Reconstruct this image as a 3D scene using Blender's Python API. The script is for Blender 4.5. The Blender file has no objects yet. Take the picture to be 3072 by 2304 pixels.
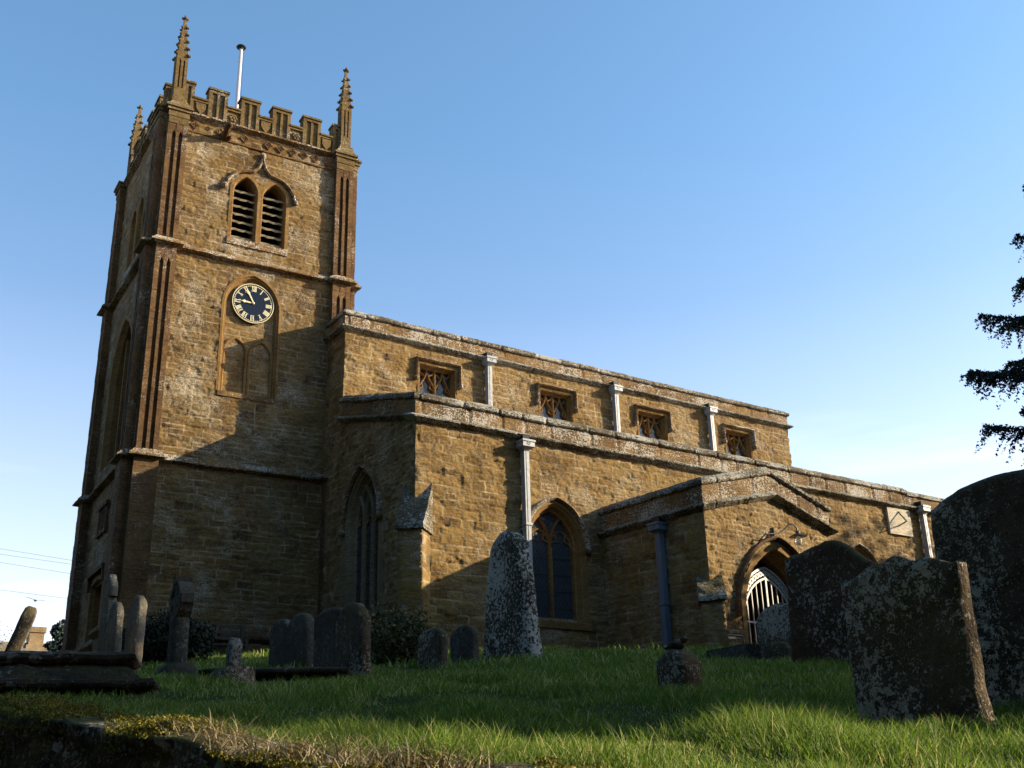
import bpy, math, random
import numpy as np
from mathutils import Vector, Matrix
R_ = math.radians
C = bpy.context.scene.collection
# ------------------------------------------------------------------ camera
cam_d = bpy.data.cameras.new('camera'); cam = bpy.data.objects.new('camera', cam_d); C.objects.link(cam)
YAW, PITCH, ROLL = R_(34.428), R_(20.88), R_(-1.605)
_f = Vector((math.sin(YAW)*math.cos(PITCH), math.cos(YAW)*math.cos(PITCH), math.sin(PITCH)))
_r = Vector((math.cos(YAW), -math.sin(YAW), 0)); _u = _r.cross(_f)
_rr = _r*math.cos(ROLL)+_u*math.sin(ROLL); _uu = -_r*math.sin(ROLL)+_u*math.cos(ROLL)
cam.matrix_world = Matrix((( _rr.x,_uu.x,-_f.x,0),(_rr.y,_uu.y,-_f.y,0),(_rr.z,_uu.z,-_f.z,0),(0,0,0,1)))
cam_d.sensor_width = 36; cam_d.lens = 38.45; cam_d.clip_end = 3000; cam_d.clip_start = 0.05
bpy.context.scene.camera = cam
# ------------------------------------------------------------------ sky and sun
SUN = Vector((2, -1, .888)).normalized()          # towards the sun, low in the east-south-east
EL = math.asin(SUN.z); AZ = math.atan2(SUN.x, SUN.y)
W = bpy.data.worlds.new('World'); bpy.context.scene.world = W; W.use_nodes = True
nt = W.node_tree; nt.nodes.clear()
wo = nt.nodes.new('ShaderNodeOutputWorld'); bg = nt.nodes.new('ShaderNodeBackground')
sky = nt.nodes.new('ShaderNodeTexSky'); sky.sky_type = 'NISHITA'; sky.sun_disc = False
sky.sun_elevation = EL; sky.sun_rotation = AZ; sky.air_density = 1.0; sky.dust_density = .9; sky.ozone_density = 1.6
sky.altitude = 120
tc = nt.nodes.new('ShaderNodeTexCoord'); mp = nt.nodes.new('ShaderNodeMapping'); mp.inputs['Scale'].default_value = (1.5, 1.5, 14)
nz = nt.nodes.new('ShaderNodeTexNoise'); nz.inputs['Scale'].default_value = 1.6; nz.inputs['Detail'].default_value = 5
sx = nt.nodes.new('ShaderNodeSeparateXYZ'); mr = nt.nodes.new('ShaderNodeMapRange'); mr2 = nt.nodes.new('ShaderNodeMapRange')
mr.inputs[1].default_value = .02; mr.inputs[2].default_value = .34; mr.inputs[3].default_value = .7; mr.inputs[4].default_value = 0
mr2.inputs[1].default_value = .42; mr2.inputs[2].default_value = .75
mu = nt.nodes.new('ShaderNodeMath'); mu.operation = 'MULTIPLY'
mx = nt.nodes.new('ShaderNodeMixRGB'); mx.inputs[2].default_value = (9.5, 9.8, 10.2, 1)
L = nt.links.new
L(tc.outputs['Generated'], mp.inputs[0]); L(mp.outputs[0], nz.inputs[0]); L(tc.outputs['Generated'], sx.inputs[0])
L(sx.outputs[2], mr.inputs[0]); L(nz.outputs[0], mr2.inputs[0]); L(mr.outputs[0], mu.inputs[0]); L(mr2.outputs[0], mu.inputs[1])
ti = nt.nodes.new('ShaderNodeMixRGB'); ti.blend_type = 'MULTIPLY'; tm = nt.nodes.new('ShaderNodeMixRGB'); tm.inputs[1].default_value = (1.28, .92, .88, 1); tm.inputs[2].default_value = (.74, .94, 1.0, 1); ti.inputs[0].default_value = 1; nt.links.new(tm.outputs[0], ti.inputs[2]); mr3 = nt.nodes.new('ShaderNodeMapRange'); mr3.inputs[1].default_value = .02; mr3.inputs[2].default_value = .55; mr3.inputs[3].default_value = 0; mr3.inputs[4].default_value = 1; nt.links.new(sx.outputs[2], mr3.inputs[0]); nt.links.new(mr3.outputs[0], tm.inputs[0])
hz = nt.nodes.new('ShaderNodeMapRange'); hz.inputs[1].default_value = .0; hz.inputs[2].default_value = .42; hz.inputs[3].default_value = .16; hz.inputs[4].default_value = 0; nt.links.new(sx.outputs[2], hz.inputs[0]); mxx = nt.nodes.new('ShaderNodeMath'); mxx.operation = 'MAXIMUM'
L(sky.outputs[0], ti.inputs[1]); L(ti.outputs[0], mx.inputs[1]); L(mu.outputs[0], mxx.inputs[0]); L(hz.outputs[0], mxx.inputs[1]); L(mxx.outputs[0], mx.inputs[0]); L(mx.outputs[0], bg.inputs[0]); L(bg.outputs[0], wo.inputs[0])
bg.inputs[1].default_value = .13
sd = bpy.data.lights.new('sun', 'SUN'); sd.energy = 5.0; sd.angle = R_(.55); sd.color = (1, .84, .60)
so = bpy.data.objects.new('sun', sd); C.objects.link(so); so.rotation_euler = SUN.to_track_quat('Z', 'Y').to_euler(); so.location = (40, -20, 40)
vs = bpy.context.scene.view_settings; vs.view_transform = 'Standard'; vs.look = 'None'; vs.exposure = 1.2; vs.gamma = 1
bpy.context.scene.render.film_transparent = False
# ------------------------------------------------------------------ noise
def hsh(*a):
    h = np.zeros(np.broadcast(*a).shape, np.uint32)
    for k, v in enumerate(a):
        h = (h ^ (np.asarray(v).astype(np.int64) & 0xffffffff).astype(np.uint32)) * np.uint32(0x9E3779B1 + 2*k)
        h ^= h >> np.uint32(15); h *= np.uint32(0x85EBCA6B); h ^= h >> np.uint32(13)
    return h.astype(np.float64)/4294967295.
np.seterr(over='ignore')
def vn(x, y, z, seed=0):
    xi, yi, zi = np.floor(x), np.floor(y), np.floor(z)
    fx, fy, fz = x-xi, y-yi, z-zi
    fx = fx*fx*(3-2*fx); fy = fy*fy*(3-2*fy); fz = fz*fz*(3-2*fz); r = 0
    for a in (0, 1):
        for b in (0, 1):
            for c in (0, 1):
                r = r + hsh(xi+a, yi+b, zi+c, np.int64(seed))*(fx if a else 1-fx)*(fy if b else 1-fy)*(fz if c else 1-fz)
    return r*2-1
def fbm(x, y, z, s=1., o=3, seed=0):
    r = 0; a = 1.; t = 0
    for k in range(o):
        r = r+a*vn(x*s, y*s, z*s, seed+k*17); t += a; a *= .5; s *= 2.03
    return r/t
# ------------------------------------------------------------------ mesh helpers
def link(name, me, mats, parent=None):
    o = bpy.data.objects.new(name, me); C.objects.link(o)
    for m in (mats if isinstance(mats, (list, tuple)) else [mats]): me.materials.append(m)
    if parent is not None:
        o.parent = parent; o.location = -origin_of(parent)
    return o
def origin_of(o):
    v = Vector((0, 0, 0))
    while o is not None: v = v + o.location; o = o.parent
    return v
def mk(name, V, F, mats, parent=None, attrs=None, smooth=False, midx=None, local=False):
    me = bpy.data.meshes.new(name); V = np.asarray(V, float)
    if isinstance(F, np.ndarray):
        n, k = F.shape
        me.vertices.add(len(V)); me.vertices.foreach_set('co', V.ravel())
        me.loops.add(n*k); me.loops.foreach_set('vertex_index', F.astype(np.int32).ravel())
        me.polygons.add(n); me.polygons.foreach_set('loop_start', np.arange(0, n*k, k, dtype=np.int32)); me.update(calc_edges=True)
    else:
        me.from_pydata(V.tolist(), [], [list(f) for f in F])
    if attrs:
        for an, av in attrs.items():
            at = me.attributes.new(an, 'FLOAT', 'POINT'); at.data.foreach_set('value', np.asarray(av, np.float32))
    if midx is not None: me.polygons.foreach_set('material_index', np.asarray(midx, np.int32))
    if smooth: me.polygons.foreach_set('use_smooth', [True]*len(me.polygons))
    me.validate(clean_customdata=False); me.update()
    o = link(name, me, mats, parent)
    if local: o.location = (0, 0, 0)
    return o
def thing(name, label, cat, loc=(0, 0, 0), group=None):
    o = bpy.data.objects.new(name, None); C.objects.link(o); o.location = loc; o.empty_display_size = .2
    o['label'] = label; o['category'] = cat
    if group: o['group'] = group
    return o
def tag(o, label, cat, group=None, kind=None):
    if kind: o['kind'] = kind
    if label: o['label'] = label
    if cat: o['category'] = cat
    if group: o['group'] = group
    return o
class MB:
    def __init__(s): s.V = []; s.F = []
    def add(s, V, F):
        b = len(s.V); s.V += [tuple(v) for v in V]; s.F += [tuple(i+b for i in f) for f in F]
    def box(s, x0, x1, y0, y1, z0, z1):
        s.add([(x0,y0,z0),(x1,y0,z0),(x1,y1,z0),(x0,y1,z0),(x0,y0,z1),(x1,y0,z1),(x1,y1,z1),(x0,y1,z1)],
              [(3,2,1,0),(4,5,6,7),(0,1,5,4),(1,2,6,5),(2,3,7,6),(3,0,4,7)])
    def prism(s, pts, a, b, fn):            # pts 2-D, extruded from a to b, fn(p, t) -> xyz
        n = len(pts); s.add([fn(p, a) for p in pts]+[fn(p, b) for p in pts],
            [tuple(range(n))[::-1], tuple(range(n, 2*n))]+[(i, (i+1) % n, n+(i+1) % n, n+i) for i in range(n)])
    def tube(s, pts, r, n=8, r1=None):
        pts = [Vector(p) for p in pts]; b = len(s.V); m = len(pts)
        for i, p in enumerate(pts):
            d = (pts[min(i+1, m-1)]-pts[max(i-1, 0)]).normalized()
            a = d.cross(Vector((0, 0, 1))); a = d.cross(Vector((1, 0, 0))) if a.length < .1 else a; a.normalize(); c = d.cross(a)
            rr = r if r1 is None else r+(r1-r)*i/(m-1)
            s.V += [tuple(p+(a*math.cos(2*math.pi*k/n)+c*math.sin(2*math.pi*k/n))*rr) for k in range(n)]
        for i in range(m-1):
            s.F += [(b+i*n+k, b+i*n+(k+1) % n, b+(i+1)*n+(k+1) % n, b+(i+1)*n+k) for k in range(n)]
        s.F += [tuple(b+k for k in range(n))[::-1], tuple(b+(m-1)*n+k for k in range(n))]
    def ball(s, c, rx, ry, rz, n=8, m=6):
        V = []; F = []
        for i in range(m+1):
            t = math.pi*i/m
            for k in range(n): V.append((c[0]+rx*math.sin(t)*math.cos(2*math.pi*k/n), c[1]+ry*math.sin(t)*math.sin(2*math.pi*k/n), c[2]+rz*math.cos(t)))
        for i in range(m):
            for k in range(n): F.append((i*n+k, (i+1)*n+k, (i+1)*n+(k+1) % n, i*n+(k+1) % n))
        s.add(V, F)
    def build(s, name, mat, parent=None, fr=None, rough=0, seed=0, smooth=False, local=False):
        V = np.array(s.V)
        if rough: V = roughen(V, rough, seed)
        if fr is not None: V = fr(V)
        return mk(name, V, s.F, mat, parent, smooth=smooth, local=local)
def roughen(V, a, seed=0, s=6.):
    x, y, z = V.T
    return V+a*np.stack([fbm(x, y, z, s, 3, seed), fbm(x, y, z, s, 3, seed+100), fbm(x, y, z, s, 3, seed+200)], 1)
def fgrid(nu, nv, flip=False, wrap=False):
    i, j = np.meshgrid(np.arange(nu if wrap else nu-1), np.arange(nv-1), indexing='ij'); i2 = (i+1) % nu
    q = np.stack([i*nv+j, i2*nv+j, i2*nv+j+1, i*nv+j+1], -1).reshape(-1, 4)
    return q[:, ::-1] if flip else q
# frames: the tower and the porch stand slightly skewed to the nave
def frame(ox, oy, deg):
    a = R_(deg); c, s = math.cos(a), math.sin(a)
    def f(V):
        V = np.array(V, float).copy(); x = V[:, 0]-ox; y = V[:, 1]-oy
        V[:, 0] = ox+x*c-y*s; V[:, 1] = oy+x*s+y*c; return V
    return f
FW = lambda V: np.array(V, float)
FT = frame(12.216, 27.294, -2.718)
FP = frame(18.102, 18.485, 4.775)
def onface(side, const, U, D, Z):
    if side == 'S': return np.stack([U, const-D, Z], -1)
    if side == 'N': return np.stack([U, const+D, Z], -1)
    if side == 'W': return np.stack([const-D, U, Z], -1)
    return np.stack([const+D, U, Z], -1)
# ------------------------------------------------------------------ masonry: coursed blocks with real relief
def masonry(U, Z, seed, ch=(.13, .27), bl=(.22, .62), rough=1., pits=.12, mw=.016):
    rng = np.random.RandomState(seed)
    Z2 = Z+.018*vn(U*.9, Z*.9, Z*0, seed+5)+.006*vn(U*5, Z*5, Z*0, seed+6)
    z0 = Z.min()-.4; zs = [z0]
    while zs[-1] < Z.max()+.4: zs.append(zs[-1]+rng.uniform(*ch))
    zs = np.array(zs); r = np.clip(np.searchsorted(zs, Z2)-1, 0, len(zs)-2)
    dz = np.minimum(Z2-zs[r], zs[r+1]-Z2)
    tone = np.zeros_like(U); off = np.zeros_like(U); du = np.zeros_like(U)
    U2 = U+.01*vn(U*4, Z*6, Z*0, seed+7)
    for k in np.unique(r):
        m = r == k; us = [U.min()-rng.uniform(.2, .8)]
        while us[-1] < U.max()+.8: us.append(us[-1]+rng.uniform(*bl)*(1.25 if zs[k+1]-zs[k] > .2 else 1))
        us = np.array(us); c = np.clip(np.searchsorted(us, U2[m])-1, 0, len(us)-2)
        t = rng.rand(len(us)); o = rng.randn(len(us)); p = rng.rand(len(us))
        tone[m] = t[c]; off[m] = np.where(p[c] < pits, -2.4, o[c]*.7); du[m] = np.minimum(U2[m]-us[c], us[c+1]-U2[m])
    e = np.minimum(dz, du); mort = np.clip(1.25-e/mw, 0, 1)
    er = fbm(U, Z, Z*0, 1.1, 3, seed+40)
    d = off*.008*rough+rough*.015*fbm(U, Z, tone*9, 8., 4, seed+9)+rough*.014*fbm(U*5, Z*17, tone*5, 1., 3, seed+19)+rough*.010*vn(U*26, Z*34, U*0, seed+29)+.003*np.clip(e/.02, 0, 1)-.004*mort-.014*np.clip(1-dz/.02, 0, 1)*(vn(U*3, Z*3, U*0, seed+23) > .1)
    d -= .07*rough*np.clip(fbm(U, Z*1.6, Z*0, 2.6, 4, seed+50)-.30+.3*er, 0, .5)
    return d, tone, mort
def panel(name, mat, parent, fr, side, const, u0, u1, z0, z1, res=.035, seed=1, holes=(), rough=1., corner=(True, True), top=None, pits=.12, ch=(.13, .27), bl=(.22, .62), mw=.016):
    nu = max(2, int(round((u1-u0)/res))+1); nv = max(2, int(round((z1-z0)/res))+1)
    U, Z = np.meshgrid(np.linspace(u0, u1, nu), np.linspace(z0, z1, nv), indexing='ij')
    d, tone, mort = masonry(U, Z, seed, ch, bl, rough, pits, mw)
    for fl, ue, sg in ((corner[0], u0, -1), (corner[1], u1, 1)):
        if not fl: continue
        cs = int(round((ue+const*3)*10)) if fl is True else fl
        e = .016*rough*vn(Z*5, Z*0+cs, Z*0, cs)+.012*rough*vn(Z*15, Z*0+cs, Z*0, cs)-.012*rough
        w = np.clip(1-np.abs(U-ue)/.09, 0, 1); d = d*(1-w)+e*w; U = U+sg*e*w
    V = onface(side, const, U, d, Z).reshape(-1, 3)
    F = fgrid(nu, nv, side in 'WN')
    cu = U.ravel()[F].mean(1); cz = Z.ravel()[F].mean(1); keep = np.ones(len(F), bool)
    for h in holes: keep &= ~h(cu, cz)
    if top is not None: keep &= cz < top(cu)
    F = F[keep]; used = np.unique(F); mp_ = np.zeros(len(V), int); mp_[used] = np.arange(len(used))
    return mk(name, fr(V[used]), mp_[F], mat, parent, {'tone': tone.ravel()[used], 'mort': mort.ravel()[used]}, smooth=True)
def merge_panels(name, objs):          # one wall = one mesh
    base = objs[0]
    import bmesh
    bm = bmesh.new()
    for o in objs: bm.from_mesh(o.data)
    me = bpy.data.meshes.new(name); bm.to_mesh(me); bm.free()
    for m in base.data.materials: me.materials.append(m)
    par = base.parent
    for o in objs: bpy.data.objects.remove(o)
    return link_existing(name, me, par)
def link_existing(name, me, parent):
    o = bpy.data.objects.new(name, me); C.objects.link(o)
    if parent is not None: o.parent = parent; o.location = -origin_of(parent)
    return o
def sweep(name, mat, parent, fr, path, prof, closed=False, step=.07, rough=.006, seed=3, smooth=False, blocks=True):
    """profile (out, z) swept along a path of (x, y, z); the right-hand side of the path is outward"""
    P = [Vector(p) for p in path]; n = len(P); rings = []
    def nrm(a, b): d = (b-a); return Vector((d.y, -d.x, 0)).normalized()
    segs = [(i, (i+1) % n) for i in range(n if closed else n-1)]
    for k, (i, j) in enumerate(segs):
        N = nrm(P[i], P[j])
        Ni = nrm(P[i-1], P[i]) if (closed or i > 0) else N
        Nj = nrm(P[j], P[(j+1) % n]) if (closed or j < n-1) else N
        def mit(A, B):
            m = A+B; return m/(m.dot(A)) if m.length > 1e-4 else A
        Mi, Mj = mit(Ni, N), mit(N, Nj); Ls = (P[j]-P[i]).length; c = max(1, int(Ls/step))
        for t in range(c+(1 if (not closed and k == len(segs)-1) else 0)):
            f = t/c; p = P[i].lerp(P[j], f); lo, hi = Mi, Mj
            # keep straight between mitres: offset position interpolates the two mitred ends
            rings.append([(P[i]+Mi*o).lerp(P[j]+Mj*o, f)+Vector((0, 0, z)) for o, z in prof])
    V = np.array([[tuple(v) for v in r] for r in rings]); m = len(prof); q = len(rings)
    cen = V.mean(1, keepdims=True); sl = np.concatenate([[0], np.cumsum(np.linalg.norm(np.diff(cen[:, 0], axis=0), axis=1))]); bl_ = .95
    bi = np.floor(sl/bl_+.25*np.sin(sl*1.7)); jn = np.abs(np.diff(bi, append=bi[-1])) > 0; hj = hsh(bi, bi*0+seed)
    if blocks: V = cen+(V-cen)*(np.where(jn, .86, 1+.10*(hj-.5)))[:, None, None]; V[..., 2] += (.022*(hsh(bi, bi*0+seed+9)-.5))[:, None]
    V = V.reshape(-1, 3)
    V = roughen(V, rough, seed, 7.)
    i, j = np.meshgrid(np.arange(q if closed else q-1), np.arange(m), indexing='ij'); i2 = (i+1) % q; j2 = (j+1) % m
    F = np.stack([i*m+j, i2*m+j, i2*m+j2, i*m+j2], -1).reshape(-1, 4)[:, ::-1].tolist()
    if not closed: F += [list(range(m)), list(range((q-1)*m, q*m))[::-1]]
    return mk(name, fr(V), F, mat, parent, smooth=smooth)
def ribbon(name, mat, parent, fr, side, const, path, secs, closed_sec=False, closed_path=False, rough=.003, seed=5, flip=False, smooth=False):
    P = np.array(path, float); n = len(P)
    if closed_path: T = np.roll(P, -1, 0)-np.roll(P, 1, 0)
    else: T = np.gradient(P, axis=0)
    T /= np.linalg.norm(T, axis=1)[:, None]+1e-9; N = np.stack([-T[:, 1], T[:, 0]], 1)
    if flip: N = -N
    U = P[:, None, 0]+N[:, None, 0]*np.array([s[0] for s in secs])[None]
    Z = P[:, None, 1]+N[:, None, 1]*np.array([s[0] for s in secs])[None]
    D = np.broadcast_to(np.array([s[1] for s in secs])[None], U.shape)
    V = onface(side, const, U, D, Z).reshape(-1, 3); V = roughen(V, rough, seed, 8.) if rough else V
    m = len(secs); i, j = np.meshgrid(np.arange(n if closed_path else n-1), np.arange(m if closed_sec else m-1), indexing='ij'); i2 = (i+1) % n; j2 = (j+1) % m
    F = np.stack([i*m+j, i2*m+j, i2*m+j2, i*m+j2], -1).reshape(-1, 4).tolist()
    if closed_sec and not closed_path: F += [list(range(m)), list(range((n-1)*m, n*m))[::-1]]
    return dict(V=fr(V), F=F) if name is None else mk(name, fr(V), F, mat, parent, smooth=smooth)
def join_parts(name, mat, parent, parts, smooth=False):
    V = []; F = []; b = 0
    for p in parts:
        V.append(p['V']); F += [[i+b for i in f] for f in p['F']]; b += len(p['V'])
    return mk(name, np.concatenate(V), F, mat, parent, smooth=smooth)
def arch(cx, w, zs, h, zb=None, n=14, k=None):
    """pointed arch outline from bottom left over the apex to bottom right (normal of travel = outward)"""
    pts = []
    if h >= 1.05*w:
        r = (w*w+h*h)/(2*w); a1 = math.asin(h/r)
        half = [(-w+r-r*math.cos(a1*t/n), r*math.sin(a1*t/n)) for t in range(n+1)]
    else:
        half = []
        for t in range(n+1):
            s = 1-math.sin(math.pi/2*t/n); x = -w*s
            half.append((x, h*(.62*math.sqrt(max(0, 1-s*s))+.38*(1-s))))
    if zb is not None:
        m = max(2, int((zs-zb)/.25)); pts += [(cx-w, zb+(zs-zb)*i/m) for i in range(m)]
    pts += [(cx+x, zs+z) for x, z in half]; pts += [(cx-x, zs+z) for x, z in half[-2::-1]]
    if zb is not None: pts += [(cx+w, zs+(zb-zs)*i/m) for i in range(1, m+1)]
    return pts
def arch_hole(cx, w, zs, h, zb):
    pts = np.array([p for p in arch(cx, w, zs, h)][:15]); xs = pts[:, 0]-(cx-w); zz = pts[:, 1]
    def f(u, z):
        s = w-np.abs(u-cx); t = np.interp(s, xs, zz); return (s > 0) & (z < t) & (z > zb)
    return f
def rect_hole(u0, u1, z0, z1): return lambda u, z: (u > u0) & (u < u1) & (z > z0) & (z < z1)
# ------------------------------------------------------------------ materials
def nodes(name):
    m = bpy.data.materials.new(name); m.use_nodes = True; t = m.node_tree
    return m, t, t.nodes['Principled BSDF'], t.nodes['Material Output']
def N(t, ty, **kw):
    n = t.nodes.new(ty)
    for k, v in kw.items():
        if k.startswith('i'): n.inputs[int(k[1:])].default_value = v
        else: setattr(n, k, v)
    return n
def ramp(t, fac, stops, interp='LINEAR'):
    r = t.nodes.new('ShaderNodeValToRGB'); t.links.new(fac, r.inputs[0]); r.color_ramp.interpolation = interp
    el = r.color_ramp.elements
    while len(el) < len(stops): el.new(.5)
    for e, (p, c) in zip(el, stops): e.position = p; e.color = (*c, 1)
    return r.outputs[0]
def noise(t, vec, scale, detail=4, rough=.55, dist=0):
    n = N(t, 'ShaderNodeTexNoise'); n.inputs['Scale'].default_value = scale; n.inputs['Detail'].default_value = detail
    n.inputs['Roughness'].default_value = rough; n.inputs['Distortion'].default_value = dist; t.links.new(vec, n.inputs['Vector']); return n.outputs[0]
def mrange(t, v, a, b, c=0., d=1.):
    n = N(t, 'ShaderNodeMapRange', i1=a, i2=b, i3=c, i4=d); t.links.new(v, n.inputs[0]); return n.outputs[0]
def math_(t, op, a, b):
    n = N(t, 'ShaderNodeMath', operation=op)
    for k, v in enumerate((a, b)):
        if isinstance(v, (int, float)): n.inputs[k].default_value = v
        else: t.links.new(v, n.inputs[k])
    return n.outputs[0]
def mix(t, f, a, b, blend='MIX'):
    n = N(t, 'ShaderNodeMixRGB', blend_type=blend)
    for k, v in enumerate((f, a, b)):
        if isinstance(v, (int, float)): n.inputs[k].default_value = v
        elif isinstance(v, tuple): n.inputs[k].default_value = (*v, 1)
        else: t.links.new(v, n.inputs[k])
    return n.outputs[0]
KA = .66
GOLD = [(0, (.14, .08, .024)), (.2, (.24, .143, .042)), (.45, (.315, .197, .061)), (.7, (.365, .24, .083)), (.88, (.28, .19, .074)), (1, (.42, .29, .11))]
def stone(name, stops, lichen=.3, lscale=9., attr=True, mortar=(.55, .44, .29), bump=.5, dark=.25, moss=0., licol=(.52, .5, .44), grain=1., bed=1.):
    stops = [(q_, tuple(v_*KA for v_ in c_)) for q_, c_ in stops]; mortar = tuple(v_*KA for v_ in mortar); licol = tuple(v_*.68 for v_ in licol)
    m, t, p, o = nodes(name); geo = N(t, 'ShaderNodeTexCoord'); oi = N(t, 'ShaderNodeObjectInfo')
    add = N(t, 'ShaderNodeVectorMath', operation='ADD'); sc = N(t, 'ShaderNodeVectorMath', operation='SCALE'); sc.inputs['Scale'].default_value = 0.0 if attr else 37.
    t.links.new(oi.outputs['Random'], sc.inputs[0]); t.links.new(geo.outputs['Object'], add.inputs[0]); t.links.new(sc.outputs[0], add.inputs[1]); v = add.outputs[0]
    n1 = noise(t, v, 1.3, 4); n2 = noise(t, v, 14, 5, .65); n3 = noise(t, v, 55, 3, .7)
    st_m = N(t, 'ShaderNodeMapping'); st_m.inputs['Scale'].default_value = (3.2, 3.2, 17.) if bed else (6, 6, 5); t.links.new(v, st_m.inputs[0]); n4 = noise(t, st_m.outputs[0], 1.6, 4, .7)
    if attr:
        a = N(t, 'ShaderNodeAttribute', attribute_name='tone').outputs['Fac']
        tone = math_(t, 'ADD', math_(t, 'MULTIPLY', a, .50), math_(t, 'MULTIPLY', mrange(t, n1, .3, .7, -.15, .45), 1.))
        tone = math_(t, 'ADD', tone, mrange(t, n2, .3, .7, -.12, .12))
    else: tone = math_(t, 'ADD', mrange(t, n1, .3, .7, .1, .8), mrange(t, n2, .3, .7, -.3, .3))
    col = ramp(t, tone, stops)
    # patches of grey-brown weathering and fine grain
    col = mix(t, mrange(t, noise(t, v, .55, 5, .6), .5, .68, 0, dark), col, (.085, .065, .04))
    col = mix(t, 1., col, mix(t, mrange(t, n3, .25, .75), (.62, .6, .58), (1.25, 1.22, 1.18)), 'MULTIPLY')
    if attr:
        mo = N(t, 'ShaderNodeAttribute', attribute_name='mort').outputs['Fac']
        mcol = mix(t, mrange(t, noise(t, v, 2.2, 3), .42, .6), tuple(c*.30 for c in mortar), mortar)
        col = mix(t, math_(t, 'MULTIPLY', mo, .85), col, mcol)
    col = mix(t, 1., col, mix(t, mrange(t, n4, .32, .68), (.66, .64, .62), (1.22, 1.2, 1.15)), 'MULTIPLY') if bed else col
    # lichen: crusty spots gathered in patches
    vo = N(t, 'ShaderNodeTexVoronoi', feature='SMOOTH_F1'); vo.inputs['Scale'].default_value = lscale
    wv = N(t, 'ShaderNodeVectorMath', operation='ADD'); t.links.new(v, wv.inputs[0])
    nn = N(t, 'ShaderNodeTexNoise'); nn.inputs['Scale'].default_value = lscale*1.7; t.links.new(v, nn.inputs['Vector'])
    ns = N(t, 'ShaderNodeVectorMath', operation='SCALE'); ns.inputs['Scale'].default_value = .09; t.links.new(nn.outputs['Color'], ns.inputs[0]); t.links.new(ns.outputs[0], wv.inputs[1])
    t.links.new(wv.outputs[0], vo.inputs['Vector'])
    patch = math_(t, 'ADD', mrange(t, noise(t, v, .9, 5, .65), .38, .66, -.24, .22), mrange(t, n4, .35, .65, -.08, .10))
    thr = math_(t, 'ADD', patch, lichen*.70)
    lm = mrange(t, math_(t, 'SUBTRACT', thr, math_(t, 'ADD', vo.outputs['Distance'], math_(t, 'MULTIPLY', n3, .30))), -.16, -.06)
    lc = mix(t, mrange(t, n3, .3, .7), tuple(c*.62 for c in licol), tuple(min(1, c*1.25) for c in licol))
    col = mix(t, math_(t, 'MULTIPLY', lm, .82), col, lc)
    if attr:
        fk = math_(t, 'SUBTRACT', math_(t, 'ADD', noise(t, v, 48, 3, .75), math_(t, 'MULTIPLY', patch, .20)), .575-.05*lichen)
        col = mix(t, mrange(t, fk, 0, .045, 0, .6), col, tuple(c*.85 for c in licol))
    if moss:
        gm = N(t, 'ShaderNodeNewGeometry'); s = N(t, 'ShaderNodeSeparateXYZ'); t.links.new(gm.outputs['Normal'], s.inputs[0])
        mm = math_(t, 'MULTIPLY', mrange(t, s.outputs[2], .25, .75), mrange(t, noise(t, v, 4, 4), .38, .55, 0, moss))
        col = mix(t, mm, col, mix(t, n2, (.03, .033, .008), (.09, .08, .014)))
    t.links.new(col, p.inputs['Base Color']); p.inputs['Roughness'].default_value = .93; p.inputs['Specular IOR Level'].default_value = .15
    h = math_(t, 'ADD', math_(t, 'ADD', math_(t, 'MULTIPLY', n2, .5), math_(t, 'MULTIPLY', n4, .5)), math_(t, 'ADD', math_(t, 'MULTIPLY', n3, .3), math_(t, 'MULTIPLY', lm, .12)))
    b = N(t, 'ShaderNodeBump'); b.inputs['Strength'].default_value = bump; b.inputs['Distance'].default_value = .035*grain; t.links.new(h, b.inputs['Height']); t.links.new(b.outputs[0], p.inputs['Normal'])
    return m
M = {}
M['wall'] = stone('ironstone_wall', GOLD, lichen=.24, lscale=34, bump=.7, licol=(.60, .52, .37))
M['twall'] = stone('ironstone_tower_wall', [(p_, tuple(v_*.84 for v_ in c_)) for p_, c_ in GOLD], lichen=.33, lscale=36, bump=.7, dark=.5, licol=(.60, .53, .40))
M['nwall'] = stone('ironstone_clerestory_wall', GOLD, lichen=.24, lscale=32, bump=.7, licol=(.60, .52, .37))
M['dress'] = stone('dressed_ironstone', [(0, (.22, .125, .045)), (.4, (.31, .185, .068)), (.8, (.36, .23, .09)), (1, (.40, .27, .12))], lichen=-.05, lscale=16, attr=False, bump=.35, dark=.1)
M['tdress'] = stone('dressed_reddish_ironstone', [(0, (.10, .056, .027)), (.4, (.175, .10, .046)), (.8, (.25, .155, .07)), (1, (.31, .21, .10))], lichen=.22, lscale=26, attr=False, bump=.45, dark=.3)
M['pale'] = stone('pale_dressed_stone', [(0, (.24, .18, .10)), (.5, (.32, .26, .16)), (1, (.38, .33, .22))], lichen=-.1, lscale=12, attr=False, bump=.3, dark=.15)
M['parapet'] = stone('lichened_parapet', [(0, (.12, .075, .035)), (.4, (.24, .145, .06)), (.75, (.33, .21, .085)), (1, (.36, .25, .12))], lichen=.56, lscale=24, attr=False, bump=.9, dark=.5, licol=(.66, .62, .53))
M['pinn'] = stone('pinnacle_stone', [(0, (.12, .08, .034)), (.4, (.21, .148, .062)), (.75, (.275, .20, .088)), (1, (.32, .25, .125))], lichen=.30, lscale=22, attr=False, bump=.8, dark=.4)
M['coping'] = stone('lichened_coping', [(0, (.07, .06, .045)), (.5, (.15, .125, .085)), (1, (.26, .21, .13))], lichen=.66, lscale=26, attr=False, bump=1., dark=.6, licol=(.62, .60, .52), moss=.25)
M['grave'] = stone('lichened_gravestone', [(0, (.05, .038, .024)), (.5, (.135, .102, .064)), (1, (.22, .17, .105))], lichen=.54, lscale=34, attr=False, bump=1., dark=.4, licol=(.72, .64, .50), bed=0, moss=.7)
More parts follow.
